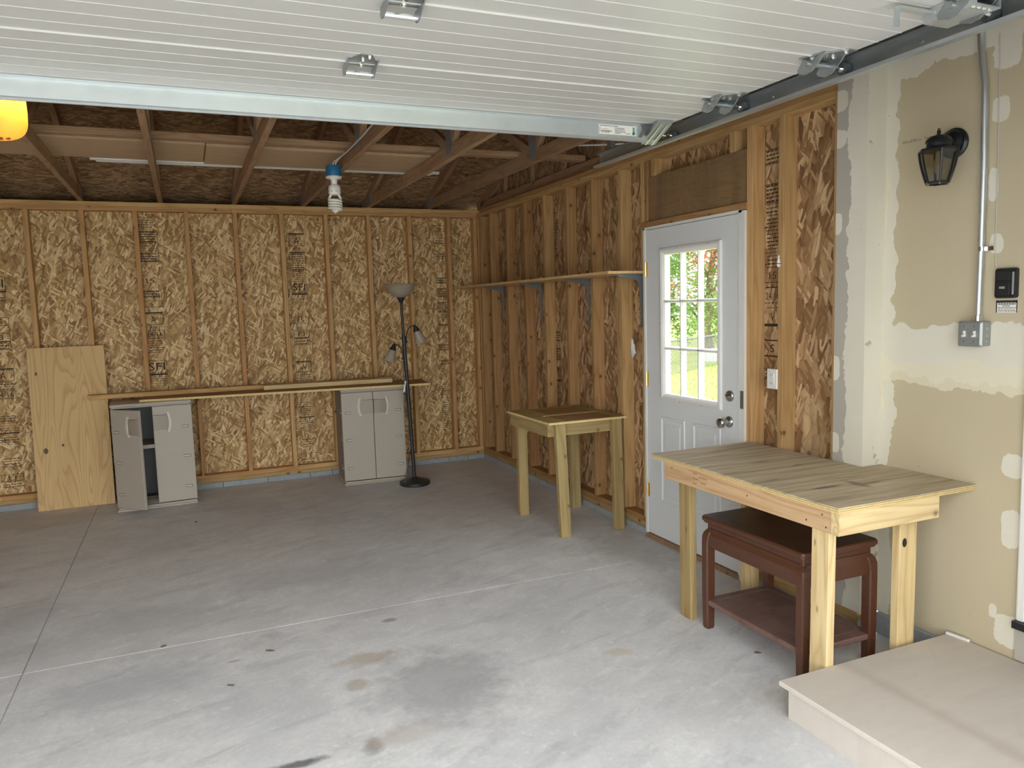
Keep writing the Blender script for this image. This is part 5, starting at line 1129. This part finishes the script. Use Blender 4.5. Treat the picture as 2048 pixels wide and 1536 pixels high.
# dry leaf scraps on the slab
for j, (u, v_, s, lab) in enumerate(((462, 1371, 0.010, 'small curled brown leaf scrap on the open concrete floor'), (327, 1293, 0.011, 'dark brown leaf scrap lying on the pale floor joint'), (1515, 1306, 0.011, 'dark scrap of leaf on the floor beside the workbench legs'), (540, 1302, 0.011, 'thin twig scrap on the open concrete floor'), (392, 1044, 0.016, 'dark flat scrap on the floor in front of the cabinet with the open door'))):
    p = un(u, v_, 'z', 0.001); m = MB(); rr = random.Random(20+j); a = rr.uniform(0, 3)
    rim = [(s*rr.uniform(0.7, 1.1)*math.cos(t+a)*(1.6 if j != 3 else 2.2), s*rr.uniform(0.4, 0.7)*math.sin(t)) for t in [2*PI*k/9 for k in range(9)]]
    top = [Vector((p.x+x_*math.cos(a)-y_*math.sin(a), p.y+x_*math.sin(a)+y_*math.cos(a), 0.003+0.004*rr.random())) for x_, y_ in rim]
    bot = [Vector((t.x, t.y, 0.0008)) for t in top]; m.rings([bot, top])
    o = m.build('dry_leaf', 'leaf_dry'); tag(o, lab, 'leaf', 'leaf scraps on the floor')

# ================================================================== OUTSIDE
GZ = -0.41
gr = MB().box(0.35, 70, -30, 70, GZ-0.1, GZ).build('ground_lawn', 'grass_g'); tag(gr, 'bright green lawn outside the entry door', 'lawn', kind='structure')
dv = MB().box(-30, 0.35, -40, YF-0.35, -0.16, -0.012).build('ground_driveway', 'drive'); tag(dv, 'concrete driveway outside the garage', 'driveway', kind='structure')
# tufts of grass near the fence (nobody could count them)
rr = random.Random(8); m = MB()
for k in range(5000):
    x_ = rr.uniform(3, 14); y_ = rr.uniform(1.5, 12.5)
    if y_ > 9.7+(x_-8.86)*0.613: continue
    h = rr.uniform(0.03, 0.09); a = rr.uniform(0, 6.28); dx, dy = 0.012*math.cos(a), 0.012*math.sin(a)
    m.quad((x_-dx, y_-dy, GZ), (x_+dx, y_+dy, GZ), (x_+rr.uniform(-.03, .03), y_+rr.uniform(-.03, .03), GZ+h))
o = m.build('grass_blades', 'leaf2'); tag(o, 'short lawn grass blades in front of the chain fence', 'grass', kind='stuff')
# chain-link fence
A = Vector((8.86, 9.55, GZ)); D = Vector((3.47, 2.11, 0)).normalized(); FH = 0.93
fe = empty('chain_link_fence', tuple(A), 'low chain link fence across the lawn', 'fence')
s0_, s1_ = -4.0, 9.0
MB().tube([A+D*s0_+Vector((0, 0, FH)), A+D*s1_+Vector((0, 0, FH))], 0.022, 8).build('top_rail', 'fencewire', fe)
for k in range(6):
    p = A+D*(s0_+0.4+2.5*k); MB().tube([p, p+Vector((0, 0, FH+0.05))], 0.026, 8).build('post', 'fencewire', fe)
m = MB(); stp = 0.095
t = s0_
while t < s1_:
    for sgn in (1, -1):
        p = A+D*t+Vector((0, 0, 0.02)); q = A+D*(t+sgn*(FH-0.02)*0.8)+Vector((0, 0, FH)); m.tube([p, q], 0.0065, 3)
    t += stp
o = m.build('wire_mesh', 'fencewire', fe); o['kind'] = 'stuff'
# white covered mound behind the fence
c = Vector((13.3, 13.1, GZ))
o = MB().lathe([(0.75, 0.0), (0.72, 0.22), (0.55, 0.42), (0.28, 0.50), (0.001, 0.52)], (0, 0, 0), 22).build('white_cover', 'tarp', None, Matrix.Translation(c) @ Matrix.Diagonal((0.7, 0.55, 0.8, 1)), smooth=60); tag(o, 'white covered heap on the grass behind the fence', 'cover')
# trees
def tree(c, h, r, n, mat, seed, label, red=0.0):
    rr = random.Random(seed); t = empty('tree', tuple(c), label, 'tree', 'trees beyond the fence')
    tp = Vector((c.x+rr.uniform(-.4, .4), c.y, c.z+h*0.75)); pts = [Vector(c)+(tp-Vector(c))*k/5+Vector((rr.uniform(-.1, .1), rr.uniform(-.1, .1), 0)) for k in range(6)]
    trk = MB().tube(pts, [0.22*(1-0.13*k) for k in range(6)], 9)
    for k in range(7):
        b = pts[1+k % 4]; a = rr.uniform(0, 6.28); e = b+Vector((math.cos(a)*r*0.8, math.sin(a)*r*0.8, h*0.2)); trk.tube([b, (b+e)/2+Vector((0, 0, 0.25)), e], [0.07, 0.05, 0.02], 6)
    trk.build('trunk', 'bark', t)
    clumps = [(Vector((rr.gauss(0, 0.5)*r, rr.gauss(0, 0.5)*r, rr.uniform(0.10, 1.0)*h)), rr.uniform(0.35, 0.75)) for _ in range(46)]
    ms = [MB(), MB()]
    for k in range(n):
        cc, cr = rr.choice(clumps); d = Vector((rr.gauss(0, 1), rr.gauss(0, 1), rr.gauss(0, 1))).normalized()*cr*rr.random()**0.4
        p = Vector(c)+cc+d; u = Vector((rr.gauss(0, 1), rr.gauss(0, 1), rr.gauss(0, 1))).normalized(); v_ = u.orthogonal().normalized(); s = rr.uniform(0.045, 0.10)
        m_ = ms[1] if (hash((int(cc.x*7), int(cc.z*5))) % 100)/100.0 < red else ms[0]
        m_.quad(p-u*s, p+v_*s*0.45, p+u*s, p-v_*s*0.45)
    f = ms[0].build('foliage', mat, t); f['kind'] = 'stuff'
    if ms[1].v: f = ms[1].build('foliage', 'leaf_red', t); f['kind'] = 'stuff'
tree(Vector((11.2, 13.4, GZ)), 5.2, 1.1, 8000, 'leaf', 1, 'leafy green tree with reddish sprays beyond the fence', 0.18)
tree(Vector((15.0, 15.8, GZ)), 6.0, 1.3, 8000, 'leaf2', 2, 'lighter green tree with bare lower trunk beyond the fence', 0.15)
tree(Vector((7.6, 16.5, GZ)), 6.0, 1.5, 5000, 'leaf2', 3, 'broad pale green tree set back behind the fence', 0.1)
tree(Vector((14.0, 20.6, GZ)), 8.0, 2.0, 11000, 'leaf', 4, 'tall dark green tree farthest behind the fence', 0.06)
tree(Vector((20.5, 21.5, GZ)), 8.0, 2.2, 9000, 'leaf', 5, 'tall green tree beyond the white cover', 0.06)
tree(Vector((20.5, 14.5, GZ)), 6.5, 1.7, 5000, 'leaf', 6, 'green tree standing right of the white cover beyond the fence', 0.08)
tree(Vector((25.5, 17.5, GZ)), 8.0, 2.2, 6000, 'leaf2', 7, 'distant pale green tree at the end of the fence line', 0.05)
